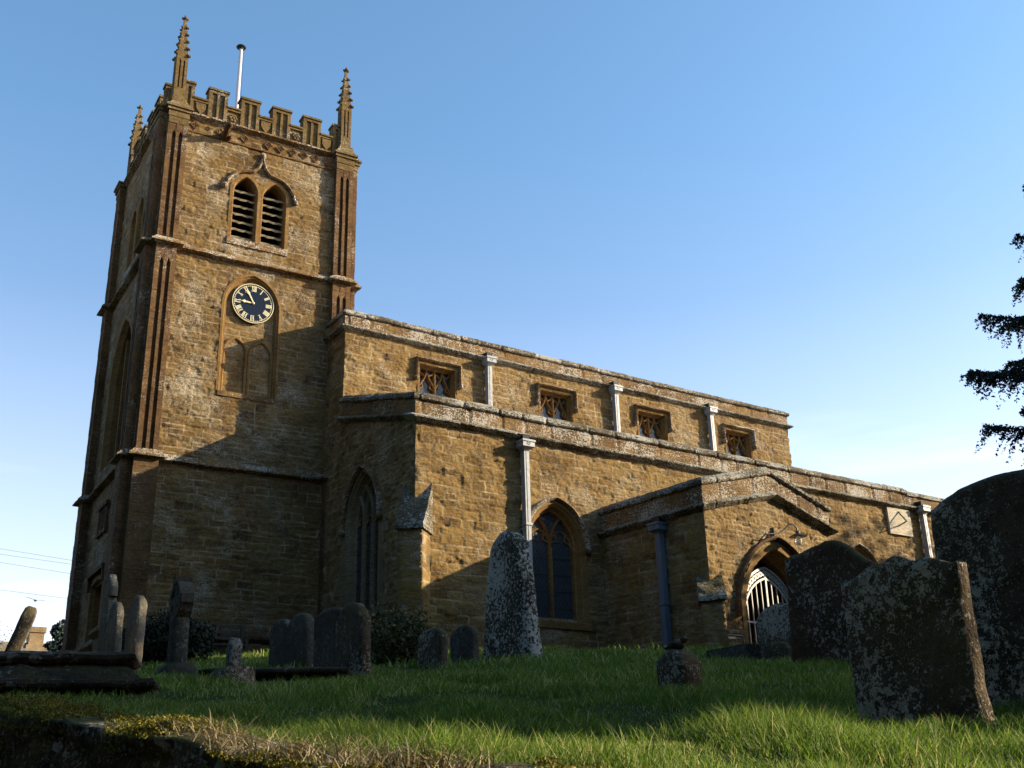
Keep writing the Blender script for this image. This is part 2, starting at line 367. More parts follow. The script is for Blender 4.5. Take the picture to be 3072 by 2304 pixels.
M['grave2'] = stone('grey_headstone', [(0, (.06, .053, .042)), (.5, (.11, .097, .075)), (1, (.17, .15, .115))], lichen=.46, lscale=36, attr=False, bump=.8, dark=.3, licol=(.34, .31, .25), bed=0, moss=.35)
M['grave3'] = stone('white_blotched_gravestone', [(0, (.05, .04, .026)), (.5, (.10, .08, .052)), (1, (.15, .12, .08))], lichen=.82, lscale=24, attr=False, bump=1., dark=.3, licol=(.85, .78, .64), bed=0, moss=.5)
M['grave4'] = stone('reddish_gravestone', [(0, (.06, .03, .016)), (.5, (.13, .068, .036)), (1, (.19, .11, .06))], lichen=.36, lscale=24, attr=False, bump=1., dark=.2, licol=(.60, .53, .42), bed=0, moss=.9)
M['grave5'] = stone('sunlit_toned_weathered_headstone', [(0, (.16, .14, .11)), (.5, (.28, .25, .19)), (1, (.38, .34, .26))], lichen=.3, lscale=30, attr=False, bump=.8, dark=.4, licol=(.6, .57, .48), bed=0, moss=.2)  # paler headstone colour: sunlight on the three left stones is put into it
M['tomb'] = stone('shade_darkened_tomb_stone', [(0, (.015, .013, .009)), (.5, (.04, .033, .024)), (1, (.08, .066, .046))], lichen=.36, lscale=20, attr=False, bump=1., dark=.4, licol=(.22, .22, .2), bed=0, moss=.3)  # darker copy of the gravestone: the tomb's deep shade is put into the colour
M['dial_stone'] = stone('sundial_stone', [(0, (.62, .56, .42)), (.5, (.74, .68, .53)), (1, (.82, .77, .62))], lichen=-.2, attr=False, bump=.15, dark=.25)
def plain(name, col, rough=.5, metal=0., var=.25, scale=20., bump=0., spec=.5):
    m, t, p, o = nodes(name); g = N(t, 'ShaderNodeTexCoord')
    n = noise(t, g.outputs['Object'], scale, 4); c = mix(t, mrange(t, n, .3, .7), tuple(x*(1-var) for x in col), tuple(min(1, x*(1+var*.6)) for x in col))
    t.links.new(c, p.inputs['Base Color']); p.inputs['Roughness'].default_value = rough; p.inputs['Metallic'].default_value = metal; p.inputs['Specular IOR Level'].default_value = spec
    if bump:
        b = N(t, 'ShaderNodeBump'); b.inputs['Strength'].default_value = bump; b.inputs['Distance'].default_value = .01; t.links.new(n, b.inputs['Height']); t.links.new(b.outputs[0], p.inputs['Normal'])
    return m
M['pipe'] = plain('painted_downpipe', (.30, .31, .315), .5, var=.3, scale=9)
M['pipe2'] = plain('blue_grey_downpipe', (.10, .13, .17), .5, var=.15, scale=6)
M['black'] = plain('black_iron', (.02, .02, .022), .45)
M['lead'] = plain('lead_roof', (.16, .17, .18), .6, var=.3, scale=2)
M['white'] = plain('white_painted_iron', (.5, .48, .43), .45, var=.2, scale=30)
M['pole'] = plain('white_flagpole', (.5, .5, .52), .35, var=.05)
M['dial'] = plain('dark_blue_dial', (.0014, .0024, .0055), .22, var=.1, scale=3)
M['gilt'] = plain('gilded_metal', (.72, .62, .36), .4, metal=.2, var=.1)
M['wood'] = plain('old_oak', (.09, .06, .035), .8, var=.5, scale=12, bump=.5)
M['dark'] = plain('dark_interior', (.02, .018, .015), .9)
M['louvre'] = plain('weathered_louvre', (.26, .21, .125), .9, var=.35, scale=16, bump=.4)
M['soil'] = plain('soil', (.045, .033, .02), .95, var=.5, scale=12, bump=.8)
M['tile'] = plain('cottage_roof_tile', (.17, .14, .10), .9, var=.35, scale=5, bump=.5)
M['chim'] = stone('cottage_stone', [(0, (.30, .22, .12)), (.5, (.42, .32, .19)), (1, (.5, .4, .26))], lichen=-.1, attr=False, bump=.4)
M['bark'] = plain('bark', (.06, .045, .03), .95, var=.5, scale=18, bump=.9)
M['asphalt'] = plain('lane_asphalt', (.05, .05, .05), .9, var=.3, scale=60, bump=.5)
def glass_mat():
    m, t, p, o = nodes('leaded_glass'); g = N(t, 'ShaderNodeTexCoord'); v = g.outputs['Object']
    s = N(t, 'ShaderNodeSeparateXYZ'); t.links.new(v, s.inputs[0])
    h = math_(t, 'ADD', s.outputs[0], s.outputs[1])
    def lat(sg):
        q = math_(t, 'ADD', math_(t, 'MULTIPLY', h, 8.), math_(t, 'MULTIPLY', s.outputs[2], 5.5*sg)); fr = math_(t, 'FRACT', q, 0); return math_(t, 'LESS_THAN', fr, .13)
    lead = math_(t, 'MAXIMUM', lat(1), lat(-1))
    c = mix(t, lead, mix(t, noise(t, v, 9, 2), (.015, .02, .025), (.05, .06, .07)), (.03, .03, .03)); t.links.new(c, p.inputs['Base Color'])
    t.links.new(mrange(t, lead, 0, 1, .12, .7), p.inputs['Roughness'])
    b = N(t, 'ShaderNodeBump'); b.inputs['Strength'].default_value = .5; b.inputs['Distance'].default_value = .03; t.links.new(noise(t, v, 6, 2), b.inputs['Height']); t.links.new(b.outputs[0], p.inputs['Normal'])
    return m
M['glass'] = glass_mat()
def leafmat(name, a, b, c=None, trans=.25):
    m, t, p, o = nodes(name); at = N(t, 'ShaderNodeAttribute', attribute_name='tone').outputs['Fac']
    col = ramp(t, at, [(0, a), (.6, b), (1, c or b)]); t.links.new(col, p.inputs['Base Color']); p.inputs['Roughness'].default_value = .6; p.inputs['Specular IOR Level'].default_value = .25
    tr = N(t, 'ShaderNodeBsdfTranslucent'); ms = N(t, 'ShaderNodeMixShader', i0=trans); t.links.new(col, tr.inputs[0]); t.links.new(p.outputs[0], ms.inputs[1]); t.links.new(tr.outputs[0], ms.inputs[2]); t.links.new(ms.outputs[0], o.inputs[0])
    return m
M['grass'] = leafmat('grass_blades', (.04, .09, .009), (.17, .26, .03), (.52, .45, .19), .45)
M['straw'] = leafmat('dry_grass', (.09, .065, .03), (.22, .17, .09), (.30, .25, .14), .2)
M['needle'] = leafmat('conifer_needles', (.008, .014, .012), (.018, .03, .022), (.03, .045, .03), .08)
M['needle2'] = leafmat('blue_conifer_needles', (.03, .05, .05), (.06, .09, .085), None, .1)
M['leaf'] = leafmat('evergreen_leaves', (.006, .011, .004), (.014, .024, .008), (.03, .04, .014), .1)
M['leaf2'] = leafmat('shrub_leaves', (.02, .03, .01), (.07, .075, .025), (.2, .17, .06), .25)
M['moss'] = plain('moss_cushion', (.075, .075, .010), .95, var=.6, scale=30, bump=1.)
def ground_mat():
    m, t, p, o = nodes('churchyard_turf'); g = N(t, 'ShaderNodeTexCoord'); v = g.outputs['Object']
    c = ramp(t, noise(t, v, .8, 6, .6), [(.3, (.02, .03, .008)), (.5, (.035, .05, .012)), (.65, (.05, .05, .018)), (.75, (.045, .033, .018))])
    t.links.new(c, p.inputs['Base Color']); p.inputs['Roughness'].default_value = 1; p.inputs['Specular IOR Level'].default_value = .05
    b = N(t, 'ShaderNodeBump'); b.inputs['Strength'].default_value = 1; b.inputs['Distance'].default_value = .05; t.links.new(noise(t, v, 18, 5, .7), b.inputs['Height']); t.links.new(b.outputs[0], p.inputs['Normal'])
    return m
M['turf'] = ground_mat()

# ------------------------------------------------------------------ terrain
EDGE = [(-4.5, 30.), (-2.5, 22.), (-.4, 13.), (.85, 8.2), (1.12, 6.6), (1.17, 5.2), (1.27, 4.2), (1.42, 3.35), (1.62, 2.7), (2.0, 1.9), (3.2, .5), (9., -1.8), (30., -12.)]
EA = np.array(EDGE)
def edge_dist(x, y):          # signed distance to the retaining-wall line, positive inside the churchyard
    best = np.full(np.shape(x), 1e9); sgn = np.ones(np.shape(x))
    for (ax, ay), (bx, by) in zip(EDGE[:-1], EDGE[1:]):
        dx, dy = bx-ax, by-ay; t = np.clip(((x-ax)*dx+(y-ay)*dy)/(dx*dx+dy*dy), 0, 1)
        ex, ey = x-(ax+t*dx), y-(ay+t*dy); d = np.hypot(ex, ey); s = np.where(dx*(y-ay)-dy*(x-ax) > 0, 1., -1.)
        m = d < best-1e-9; best = np.where(m, d, best); sgn = np.where(m, s, sgn)
    return best*sgn
def yard(x, y):
    x = np.asarray(x, float); y = np.asarray(y, float)
    z = -.45+.0704*x+.125*y; cap = 3.45
    k = .5; h = np.clip(.5+.5*(cap-z)/k, 0, 1); z2 = cap*(1-h)+z*h-k*h*(1-h)
    return np.maximum(z2, -3.)+.035*vn(x*.7, y*.7, x*0, 11)+.02*vn(x*2.3, y*2.3, x*0, 12)*np.clip(np.hypot(x, y)/4, 0, 1)
def gz(x, y): return float(yard(np.array([x]), np.array([y]))[0])
na = 540; rr_ = np.concatenate([np.geomspace(.6, 30, 210), np.geomspace(31.5, 1800, 40)]); aa = np.linspace(0, 2*math.pi, na, endpoint=False)
Ag, Rg = np.meshgrid(aa, rr_, indexing='ij'); X = Rg*np.sin(Ag); Y = Rg*np.cos(Ag)
ed = edge_dist(X, Y); k = np.clip((ed-.12)/.14, 0, 1); low = np.clip(-1.62+.09*Y, -2.2, 2.9)
Z = low*(1-k)+yard(X, Y)*k-np.where(Rg > 150, (Rg-150)*.004, 0)
Z = np.where(Y > 60, np.minimum(Z, 3.4-(Y-60)*.03), Z)
Vg = np.stack([X, Y, Z], -1).reshape(-1, 3); Vg = np.concatenate([Vg, [[0, 0, -1.62]]]); nr = len(rr_)
Fq = fgrid(na, nr, wrap=True).tolist(); Fq += [[na*nr, ((i+1) % na)*nr, i*nr] for i in range(na)]
g_ = mk('ground', Vg, Fq, M['turf'], smooth=True); g_['kind'] = 'structure'; g_['label'] = 'rough churchyard turf rising towards the church'
# ------------------------------------------------------------------ the church
church = thing('church', 'golden ironstone church with battlemented clock tower, nave, aisle and gabled porch', 'church', (12, 24, 3.2))
CH = church
X0, YN, YA = 12.216, 26.14, 22.0
# ---- tower, in its own frame
TX0, TX1, TY0, TY1 = 7.02, 12.83, 27.294, 32.75
BP, BW, BS = .20, .56, .04
lt = [(9.49, .37, 16.95, .52, 15.36), (10.37, .37, 16.95, .52, 15.36)]
nich = (9.9, .80, 13.3, 1.0, 10.66)
hol = [arch_hole(*a) for a in lt]+[arch_hole(*nich)]
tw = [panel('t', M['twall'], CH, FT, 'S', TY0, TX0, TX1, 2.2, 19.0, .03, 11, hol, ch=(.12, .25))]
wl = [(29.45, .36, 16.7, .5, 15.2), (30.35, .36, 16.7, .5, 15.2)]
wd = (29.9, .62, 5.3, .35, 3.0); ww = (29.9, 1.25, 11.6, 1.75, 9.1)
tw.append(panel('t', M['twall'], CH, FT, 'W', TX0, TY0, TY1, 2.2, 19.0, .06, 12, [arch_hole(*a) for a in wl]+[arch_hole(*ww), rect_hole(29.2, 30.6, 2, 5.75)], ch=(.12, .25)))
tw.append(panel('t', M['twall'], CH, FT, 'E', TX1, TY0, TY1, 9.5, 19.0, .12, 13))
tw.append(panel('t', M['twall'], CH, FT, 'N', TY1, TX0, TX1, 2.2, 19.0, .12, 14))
merge_panels('tower_wall', tw)
def side_map(side):      # (u along wall seen from outside left->right, out, z) -> frame xyz for the tower
    if side == 'S': return lambda u, d, z: (TX0+u, TY0-d, z)
    if side == 'W': return lambda u, d, z: (TX0-d, TY1-u, z)
    if side == 'E': return lambda u, d, z: (TX1+d, TY0+u, z)
    return lambda u, d, z: (TX1-u, TY1+d, z)
SL = {'S': TX1-TX0, 'N': TX1-TX0, 'W': TY1-TY0, 'E': TY1-TY0}
def mbox(mb, f, u0, u1, d0, d1, z0, z1, su=1, sz=1):
    c = [f(u, d, z) for u in (u0, u1) for d in (d0, d1) for z in (z0, z1)]
    mb.add(c, [(0, 1, 3, 2), (4, 6, 7, 5), (0, 4, 5, 1), (2, 3, 7, 6), (0, 2, 6, 4), (1, 5, 7, 3)])
# angle buttresses with paired sunk panels
STG = [(2.2, 8.45, .24, None), (8.6, 14.6, .20, (8.75, 14.2)), (14.85, 18.55, .18, (14.95, 18.3))]
for side in 'SWEN':
    f = side_map(side); Ls = SL[side]
    for e0 in (BS, Ls-BS-BW):
        mb = MB(); u0, u1 = e0, e0+BW
        for z0, z1, b, slot in STG:
            if slot is None:
                n = 26
                for i in range(n): mbox(mb, f, u0-.03, u1+.03, -.1, b+.004*((i*7) % 3), z0+(z1-z0)*i/n, z0+(z1-z0)*(i+1)/n-.004)
                continue
            mbox(mb, f, u0, u1, -.1, b-.11, z0, z1)                  # core, recessed face
            s0, s1 = slot; st = .135; mid = .085; gap = (BW-2*st-mid)/2
            n = int((z1-z0)/.28)
            for a, c in ((u0, u0+st), (u0+st+gap, u0+st+gap+mid), (u1-st, u1)):
                for i in range(n): mbox(mb, f, a, c, b-.112, b+.003*((i*5+int(a*9)) % 3), z0+(z1-z0)*i/n, z0+(z1-z0)*(i+1)/n-.003)
            for a in (u0+st, u0+st+gap+mid):                        # pointed heads and sloping feet of the panels
                cxu = a+gap/2
                mb.prism([(a, s1), (a, s1-.16), (cxu, s1)], b-.11, b-.004, lambda p, t_: f(p[0], t_, p[1]))
                mb.prism([(a+gap, s1), (cxu, s1), (a+gap, s1-.16)], b-.11, b-.004, lambda p, t_: f(p[0], t_, p[1]))
                mbox(mb, f, a, a+gap, b-.11, b-.003, s1, z1)
                mbox(mb, f, a, a+gap, b-.11, b-.05, z0, s0)
        if side in 'SW': mbox(mb, f, u0-.05, u1+.05, -.1, .33, 2.2, 4.0)
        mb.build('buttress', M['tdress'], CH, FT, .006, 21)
# outline with buttresses for the strings
def plan(b, w=0.):
    P = []
    for side in 'WSEN':
        f = side_map(side); Ls = SL[side]
        q = [(0, 0), (BS-w, 0), (BS-w, b), (BS+BW+w, b), (BS+BW+w, 0), (Ls-BS-BW-w, 0), (Ls-BS-BW-w, b), (Ls-BS+w, b), (Ls-BS+w, 0)]
        P += [tuple(f(u, d, 0)) for u, d in q]
    return P
def tstring(z, b, prof, name='string_course', mat='coping', w=0.): sweep(name, M[mat], CH, FT, [(x, y, z) for x, y, _ in plan(b, w)], prof, True, .09, .008, 31)
tstring(8.42, .22, [(-.05, 0), (.04, 0), (.17, .04), (.17, .08), (.0, .26), (-.05, .26)], mat='parapet', w=.02)
tstring(14.56, .195, [(-.05, 0), (.03, 0), (.16, .05), (.16, .09), (.0, .26), (-.05, .26)], mat='parapet')
tstring(4.02, .33, [(-.05, -.10), (.0, -.10), (.12, .02), (.12, .08), (.0, .22), (-.05, .22)], 'plinth', 'tdress', w=.05)
# main cornice: does not run round the buttresses but over their heads
sweep('cornice', M['parapet'], CH, FT, [(x, y, 18.96) for x, y, _ in ((TX0, TY1, 0), (TX0, TY0, 0), (TX1, TY0, 0), (TX1, TY1, 0))], [(-.05, -.05), (.02, -.02), (.16, .05), (.16, .10), (-.02, .16), (-.05, .16)], True, .08, .012, 32)
# buttress heads: weathered cap blocks under the pinnacles
for cx, cy, sx_, sy_ in ((TX0, TY0, -1, -1), (TX1, TY0, 1, -1), (TX0, TY1, -1, 1), (TX1, TY1, 1, 1)):
    mb = MB()
    for side in (0, 1):
        ins = BS+BW
        a = (cx-sx_*ins, cx-sx_*(BS)) if side == 0 else (cx-sx_*.0, cx+sx_*.19)
        b = (cy, cy+sy_*.19) if side == 0 else (cy-sy_*ins, cy-sy_*BS)
        x0_, x1_ = sorted(a); y0_, y1_ = sorted(b)
        for z0, z1, g in ((18.5, 18.72, .0), (18.72, 18.92, .02), (18.92, 19.02, .06), (19.02, 19.09, .10)): mb.box(x0_-g, x1_+g, y0_-g*1.0, y1_+g, z0, z1)
        # weathered slope up to the pinnacle
        xm, ym = (x0_+x1_)/2, (y0_+y1_)/2
        mb.add([(x0_-.06, y0_-.06, 19.09), (x1_+.06, y0_-.06, 19.09), (x1_+.06, y1_+.06, 19.09), (x0_-.06, y1_+.06, 19.09), (cx-sx_*.33-.13, cy-sy_*.0-.13, 19.42), (cx-sx_*.33+.13, cy-.13, 19.42), (cx-sx_*.33+.13, cy+.13, 19.42), (cx-sx_*.33-.13, cy+.13, 19.42)],
               [(0, 1, 5, 4), (1, 2, 6, 5), (2, 3, 7, 6), (3, 0, 4, 7), (4, 5, 6, 7)])
    mb.box(min(cx, cx-sx_*.5), max(cx, cx-sx_*.5), min(cy, cy-sy_*.45), max(cy, cy-sy_*.45), 18.9, 19.5)
    mb.build('buttress_head', M['pinn'], CH, FT, .02, 33)
# pinnacles
def pinnacle(px, py, zb, zt):
    mb = MB(); w = .165; zs = zb+(zt-zb)*.46
    for a, b in ((-w, -w+.085), (-.035, .035), (w-.085, w)):
        mb.box(px+a, px+b, py-w, py-w+.07, zb, zs); mb.box(px-w, px-w+.07, py+a, py+b, zb, zs)
    mb.box(px-w+.035, px+w-.005, py-w+.06, py+w, zb-.06, zs)
    mb.box(px-w, px+w, py-w, py+w, zb-.12, zb+.25); mb.box(px-w, px+w, py-w, py+w, zs-.14, zs)
    mb.box(px-w-.03, px+w+.03, py-w-.03, py+w+.03, zb-.3, zb-.1)
    n = 5; q = w*.95
    V = [(px-q, py-q, zs), (px+q, py-q, zs), (px+q, py+q, zs), (px-q, py+q, zs)]; e = .035
    V += [(px-e, py-e, zt-.2), (px+e, py-e, zt-.2), (px+e, py+e, zt-.2), (px-e, py+e, zt-.2)]
    mb.add(V, [(0, 1, 5, 4), (1, 2, 6, 5), (2, 3, 7, 6), (3, 0, 4, 7), (4, 5, 6, 7), (3, 2, 1, 0)])
    for i in range(n):
        f = (i+.15)/n; z = zs+(zt-.28-zs)*f; r = q+(e-q)*f+.03
        for sx_, sy_ in ((-1, -1), (1, -1), (1, 1), (-1, 1)):
            s = .055-.018*f
            mb.ball((px+sx_*r, py+sy_*r, z), s, s, s*.85, 6, 4); mb.ball((px+sx_*(r-.03), py+sy_*(r-.03), z+.05), s*.7, s*.7, s*.9, 6, 4)
    for a, b in ((.07, 0), (-.07, 0), (0, .07), (0, -.07)): mb.ball((px+a, py+b, zt-.13), .042, .042, .045, 6, 4)
    mb.ball((px, py, zt-.1), .045, .045, .11, 6, 5)
    mb.build('pinnacle', M['pinn'], CH, FT, .007, 41)
for px, py, zt in ((7.29, 27.30, 22.45), (12.52, 27.33, 22.5), (7.2, 32.45, 22.4), (12.55, 32.6, 22.4)): pinnacle(px, py, 19.5, zt)
# parapet with battlements, each merlon with a sunk panel
for side in 'SWEN':
    f = side_map(side); Ls = SL[side]; mb = MB()
    mbox(mb, f, .3, Ls-.3, -.32, -.06, 19.08, 19.66)
    n = 5; pitch = (Ls-1.13-.6)/4 if side in 'SN' else (Ls-1.2-.6)/4; w = .575; st = 1.17
    if side in 'WE': st = 1.1; pitch = (Ls-2*1.1-w)/3
    else: pitch = .987
    cells = []
    k = 4 if side in 'SN' else 4
    for i in range(k): cells.append((st+i*pitch, st+i*pitch+w))
    cells = [(.45, .74)]+cells+[(Ls-.70, Ls-.42)]
    for j, (a, b) in enumerate(cells):
        mbox(mb, f, a, b, -.32, -.055, 19.655, 20.12)
        mbox(mb, f, a-.0, a+.10, -.056, .0, 19.12, 20.12); mbox(mb, f, b-.10, b, -.056, .0, 19.12, 20.12)
        mbox(mb, f, a, b, -.056, .002, 20.02, 20.121)
        if b-a > .4: mbox(mb, f, (a+b)/2-.035, (a+b)/2+.035, -.056, -.012, 19.12, 20.03)
        mbox(mb, f, a-.03, b+.03, -.35, .035, 20.12, 20.19)
        if j < len(cells)-1:
            c, d_ = b, cells[j+1][0]; m_ = (c+d_)/2
            mbox(mb, f, c, d_, -.35, .03, 19.655, 19.715)
            mbox(mb, f, c, d_, -.056, -.004, 19.58, 19.656)
            h = .15     # blank shield or rosette
            if j % 2 == 0: mb.prism([(m_-h, 19.54), (m_+h, 19.54), (m_+h*.9, 19.34), (m_, 19.16), (m_-h*.9, 19.34)], -.058, .012, lambda p, t_: f(p[0], t_, p[1]))
            else:
                for q in range(6): mb.ball(f(m_+.085*math.cos(q*1.047), -.04, 19.36+.085*math.sin(q*1.047)), .05, .05, .05, 6, 4)
                mb.ball(f(m_, -.03, 19.36), .05, .05, .05, 6, 4)
    mb.build('parapet', M['pinn'], CH, FT, .009, 43)
mb = MB(); mb.box(TX0+.2, TX1-.2, TY0+.2, TY1-.2, 18.95, 19.1); mb.build('tower_roof', M['lead'], CH, FT)
# frieze of lozenges and rosettes under the cornice
mb = MB(); f = side_map('S')
mbox(mb, f, .66, SL['S']-.64, -.05, .035, 18.47, 18.515)
for i in range(12):
    u = .84+i*.372
    if i in (3, 5): continue
    if i % 2 == 0 or i > 6:
        for a in range(4):
            t0, t1 = a*math.pi/2, (a+1)*math.pi/2; r = .15
            p0 = (u+r*math.cos(t0), 18.73+r*math.sin(t0)); p1 = (u+r*math.cos(t1), 18.73+r*math.sin(t1)); q0 = (u+r*.7*math.cos(t0), 18.73+r*.7*math.sin(t0)); q1 = (u+r*.7*math.cos(t1), 18.73+r*.7*math.sin(t1))
            mb.prism([p0, p1, q1, q0], -.05, .03, lambda p, t_: f(p[0], t_, p[1]))
    for q in range(5): mb.ball(f(u+.05*math.cos(q*1.257), .0, 18.73+.05*math.sin(q*1.257)), .035, .035, .035, 5, 4)
mb.build('frieze', M['tdress'], CH, FT, .005, 44)
# gargoyle
mb = MB(); mb.tube([(8.75, 27.35, 18.62), (8.72, 27.1, 18.60), (8.7, 26.9, 18.62), (8.69, 26.76, 18.66)], .12, 7, .085); mb.ball((8.69, 26.74, 18.68), .12, .13, .11); mb.ball((8.69, 26.62, 18.64), .07, .09, .06)
for s in (-1, 1): mb.ball((8.69+s*.09, 26.8, 18.78), .035, .04, .06); mb.ball((8.75+s*.1, 27.15, 18.52), .05, .14, .05)
mb.build('gargoyle', M['tdress'], CH, FT, .015, 45)
# belfry windows
def belfry(side, const, lts, fr, hood):
    pts = [ribbon(None, 0, 0, fr, side, const, arch(*a, n=14), [(.10, .012), (.0, .018), (-.02, .0), (-.05, -.12), (-.05, -.5)], flip=False, rough=.006, seed=51+int(a[0]*9)) for a in lts]
    o = join_parts('belfry_window', M['dress'], CH, pts)
    mb = MB()
    for cx, w, zs, h, zb in lts:
        n = 7
        for i in range(n):
            z = zb+.12+i*(zs+h*.35-zb)/n
            ww_ = w-.03
            V = onface(side, const, np.array([cx-ww_, cx+ww_]*4), np.array([-.10, -.10, -.40, -.40, -.13, -.13, -.43, -.43]), np.array([z, z, z+.2, z+.2, z-.035, z-.035, z+.165, z+.165]))
            m_ = 6; b0 = len(mb.V)
            for s in range(m_+1):
                u = cx-ww_+2*ww_*s/m_; j = .018*math.sin(s*2.3+i*1.7+cx)
                for d_, dz in ((-.10, j), (-.40, .2), (-.43, .165), (-.12, -.045+j)): mb.V.append(tuple(onface(side, const, np.array(u), np.array(d_), np.array(z+dz))))
            for s in range(m_):
                for a in range(4): mb.F.append((b0+s*4+a, b0+(s+1)*4+a, b0+(s+1)*4+(a+1) % 4, b0+s*4+(a+1) % 4))
    mk('louvres', fr(np.array(mb.V)), mb.F, M['louvre'], o)
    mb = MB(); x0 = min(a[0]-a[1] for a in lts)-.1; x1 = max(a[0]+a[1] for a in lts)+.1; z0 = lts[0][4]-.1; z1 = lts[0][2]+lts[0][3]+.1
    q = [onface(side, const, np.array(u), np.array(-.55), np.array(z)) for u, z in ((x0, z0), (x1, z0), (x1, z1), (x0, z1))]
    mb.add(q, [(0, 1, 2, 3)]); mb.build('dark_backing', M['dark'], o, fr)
    mb = MB()
    q = [onface(side, const, np.array(u), np.array(d), np.array(z)) for d in (.04, -.5) for u, z in ((x0, z0-.1), (x1, z0-.1), (x1, z0+.1), (x0, z0+.1))]
    mb.add(q, [(0, 1, 2, 3), (3, 2, 6, 7), (0, 4, 5, 1), (0, 3, 7, 4), (1, 5, 6, 2)]); mb.build('sill', M['parapet'], o, fr, .01, 3)
    if hood:
        c = (lts[0][0]+lts[1][0])/2; P = []
        for s in (-1, 1):
            pass
        def hood_half(s):
            H = [(-1.05, 16.98), (-1.0, 17.2), (-.86, 17.42), (-.66, 17.58), (-.44, 17.64), (-.26, 17.68), (-.12, 17.82), (-.03, 18.06), (0, 18.22)]
            return [(c+s*-x, z) for x, z in H] if s > 0 else [(c+x, z) for x, z in H]
        left = hood_half(-1); right = [(2*c-x, z) for x, z in left]
        sec = [(-.045, -.02), (-.045, .06), (.0, .105), (.045, .08), (.055, -.02)]
        pr = [ribbon(None, 0, 0, fr, side, const, left, sec, rough=.012, seed=61), ribbon(None, 0, 0, fr, side, const, right[::-1], sec, rough=.012, seed=62)]
        mb = MB(); mb.ball((left[0][0]-.06, const-.08, 16.96), .1, .1, .1); mb.ball((right[0][0]+.02, const-.08, 16.96), .08, .1, .09); mb.ball((c, const-.06, 18.28), .09, .07, .12)
        pr.append(dict(V=fr(roughen(np.array(mb.V), .02, 8)), F=[list(q) for q in mb.F]))
        join_parts('hood_mould', M['parapet'], o, pr)
    return o
belfry('S', TY0, lt, FT, True); belfry('W', TX0, wl, FT, False)
# blank niche with the clock: moulded jamb, plain back, two sunk lancets below
ni = arch(nich[0], nich[1], nich[2], nich[3], nich[4], n=14)
pp = [ribbon(None, 0, 0, FT, 'S', TY0, ni, [(.07, .012), (.0, .016), (-.025, -.03), (-.03, -.045), (-.06, -.05), (-.07, -.10), (-.09, -.105), (-.09, -.18)], rough=.004, seed=71)]
nb = join_parts('clock_niche', M['dress'], CH, pp)
panel('niche_back', M['wall'], nb, FT, 'S', TY0+.15, 8.95, 10.85, 10.5, 14.5, .03, 72, [], .5, (False, False))
for cx in (9.53, 10.27):
    ribbon('sunk_panel', M['dress'], nb, FT, 'S', TY0+.15, arch(cx, .30, 11.9, .42, 10.68), [(.06, -.01), (.06, .035), (.015, .05), (-.02, .03), (-.03, -.02)], rough=.004, seed=73+int(cx))
mb = MB(); mb.box(9.08, 10.72, TY0-.03, TY0+.3, 10.52, 10.66); mb.build('sill', M['parapet'], nb, FT, .01)
# clock
CZ, CXc, CRr = 13.46, 9.94, .60
ck = MB(); yc = TY0+.06
for a, b, c_, d_ in ((0, CRr, yc, yc+.1),):
    n = 64
    V = [(CXc+b*math.cos(2*math.pi*i/n), c_, CZ+b*math.sin(2*math.pi*i/n)) for i in range(n)]+[(CXc+b*math.cos(2*math.pi*i/n), d_, CZ+b*math.sin(2*math.pi*i/n)) for i in range(n)]
    ck.add(V, [tuple(range(n)), tuple(range(n, 2*n))[::-1]]+[(i, (i+1) % n, n+(i+1) % n, n+i) for i in range(n)])
clock = ck.build('clock', M['dial'], CH, FT); clock['label'] = 'round dark blue clock dial with gilded numerals'
g = MB(); n = 64
for i in range(n):
    a0, a1 = 2*math.pi*i/n, 2*math.pi*(i+1)/n
    V = [(CXc+r*math.cos(a), y, CZ+r*math.sin(a)) for a in (a0, a1) for r, y in ((.588, yc-.004), (.588, yc-.022), (.608, yc-.022), (.608, yc+.02))]
    g.add(V, [(0, 4, 5, 1), (1, 5, 6, 2), (2, 6, 7, 3)])
g.build('rim', M['gilt'], clock, FT)
g = MB(); n = 360; V = []
for i in range(n):
    a = 2*math.pi*i/n; hw = .0125 if i % 6 in (0, 1, 5) else .0015
    V += [(CXc+(.545-hw)*math.sin(a), yc-.006, CZ+(.545-hw)*math.cos(a)), (CXc+(.545+hw)*math.sin(a), yc-.006, CZ+(.545+hw)*math.cos(a))]
g.add(V, [(2*i, 2*i+1, (2*i+3) % (2*n), (2*i+2) % (2*n)) for i in range(n)])
g.build('minute_track', M['gilt'], clock, FT)
def stroke(mb, c, ang, p, q, w):        # p, q in the numeral's own axes (x right, y outwards)
    ca, sa = math.cos(ang), math.sin(ang)
    def T(x, y): return (CXc+(x*ca+(y+c)*sa), CZ+(-x*sa+(y+c)*ca))
    dx, dy = q[0]-p[0], q[1]-p[1]; l = math.hypot(dx, dy); nx, ny = -dy/l*w/2, dx/l*w/2
    mb.prism([T(p[0]+nx, p[1]+ny), T(q[0]+nx, q[1]+ny), T(q[0]-nx, q[1]-ny), T(p[0]-nx, p[1]-ny)], yc-.012, yc-.002, lambda v, t_: (v[0], t_, v[1]))
ROM = ['XII', 'I', 'II', 'III', 'IIII', 'V', 'VI', 'VII', 'VIII', 'IX', 'X', 'XI']
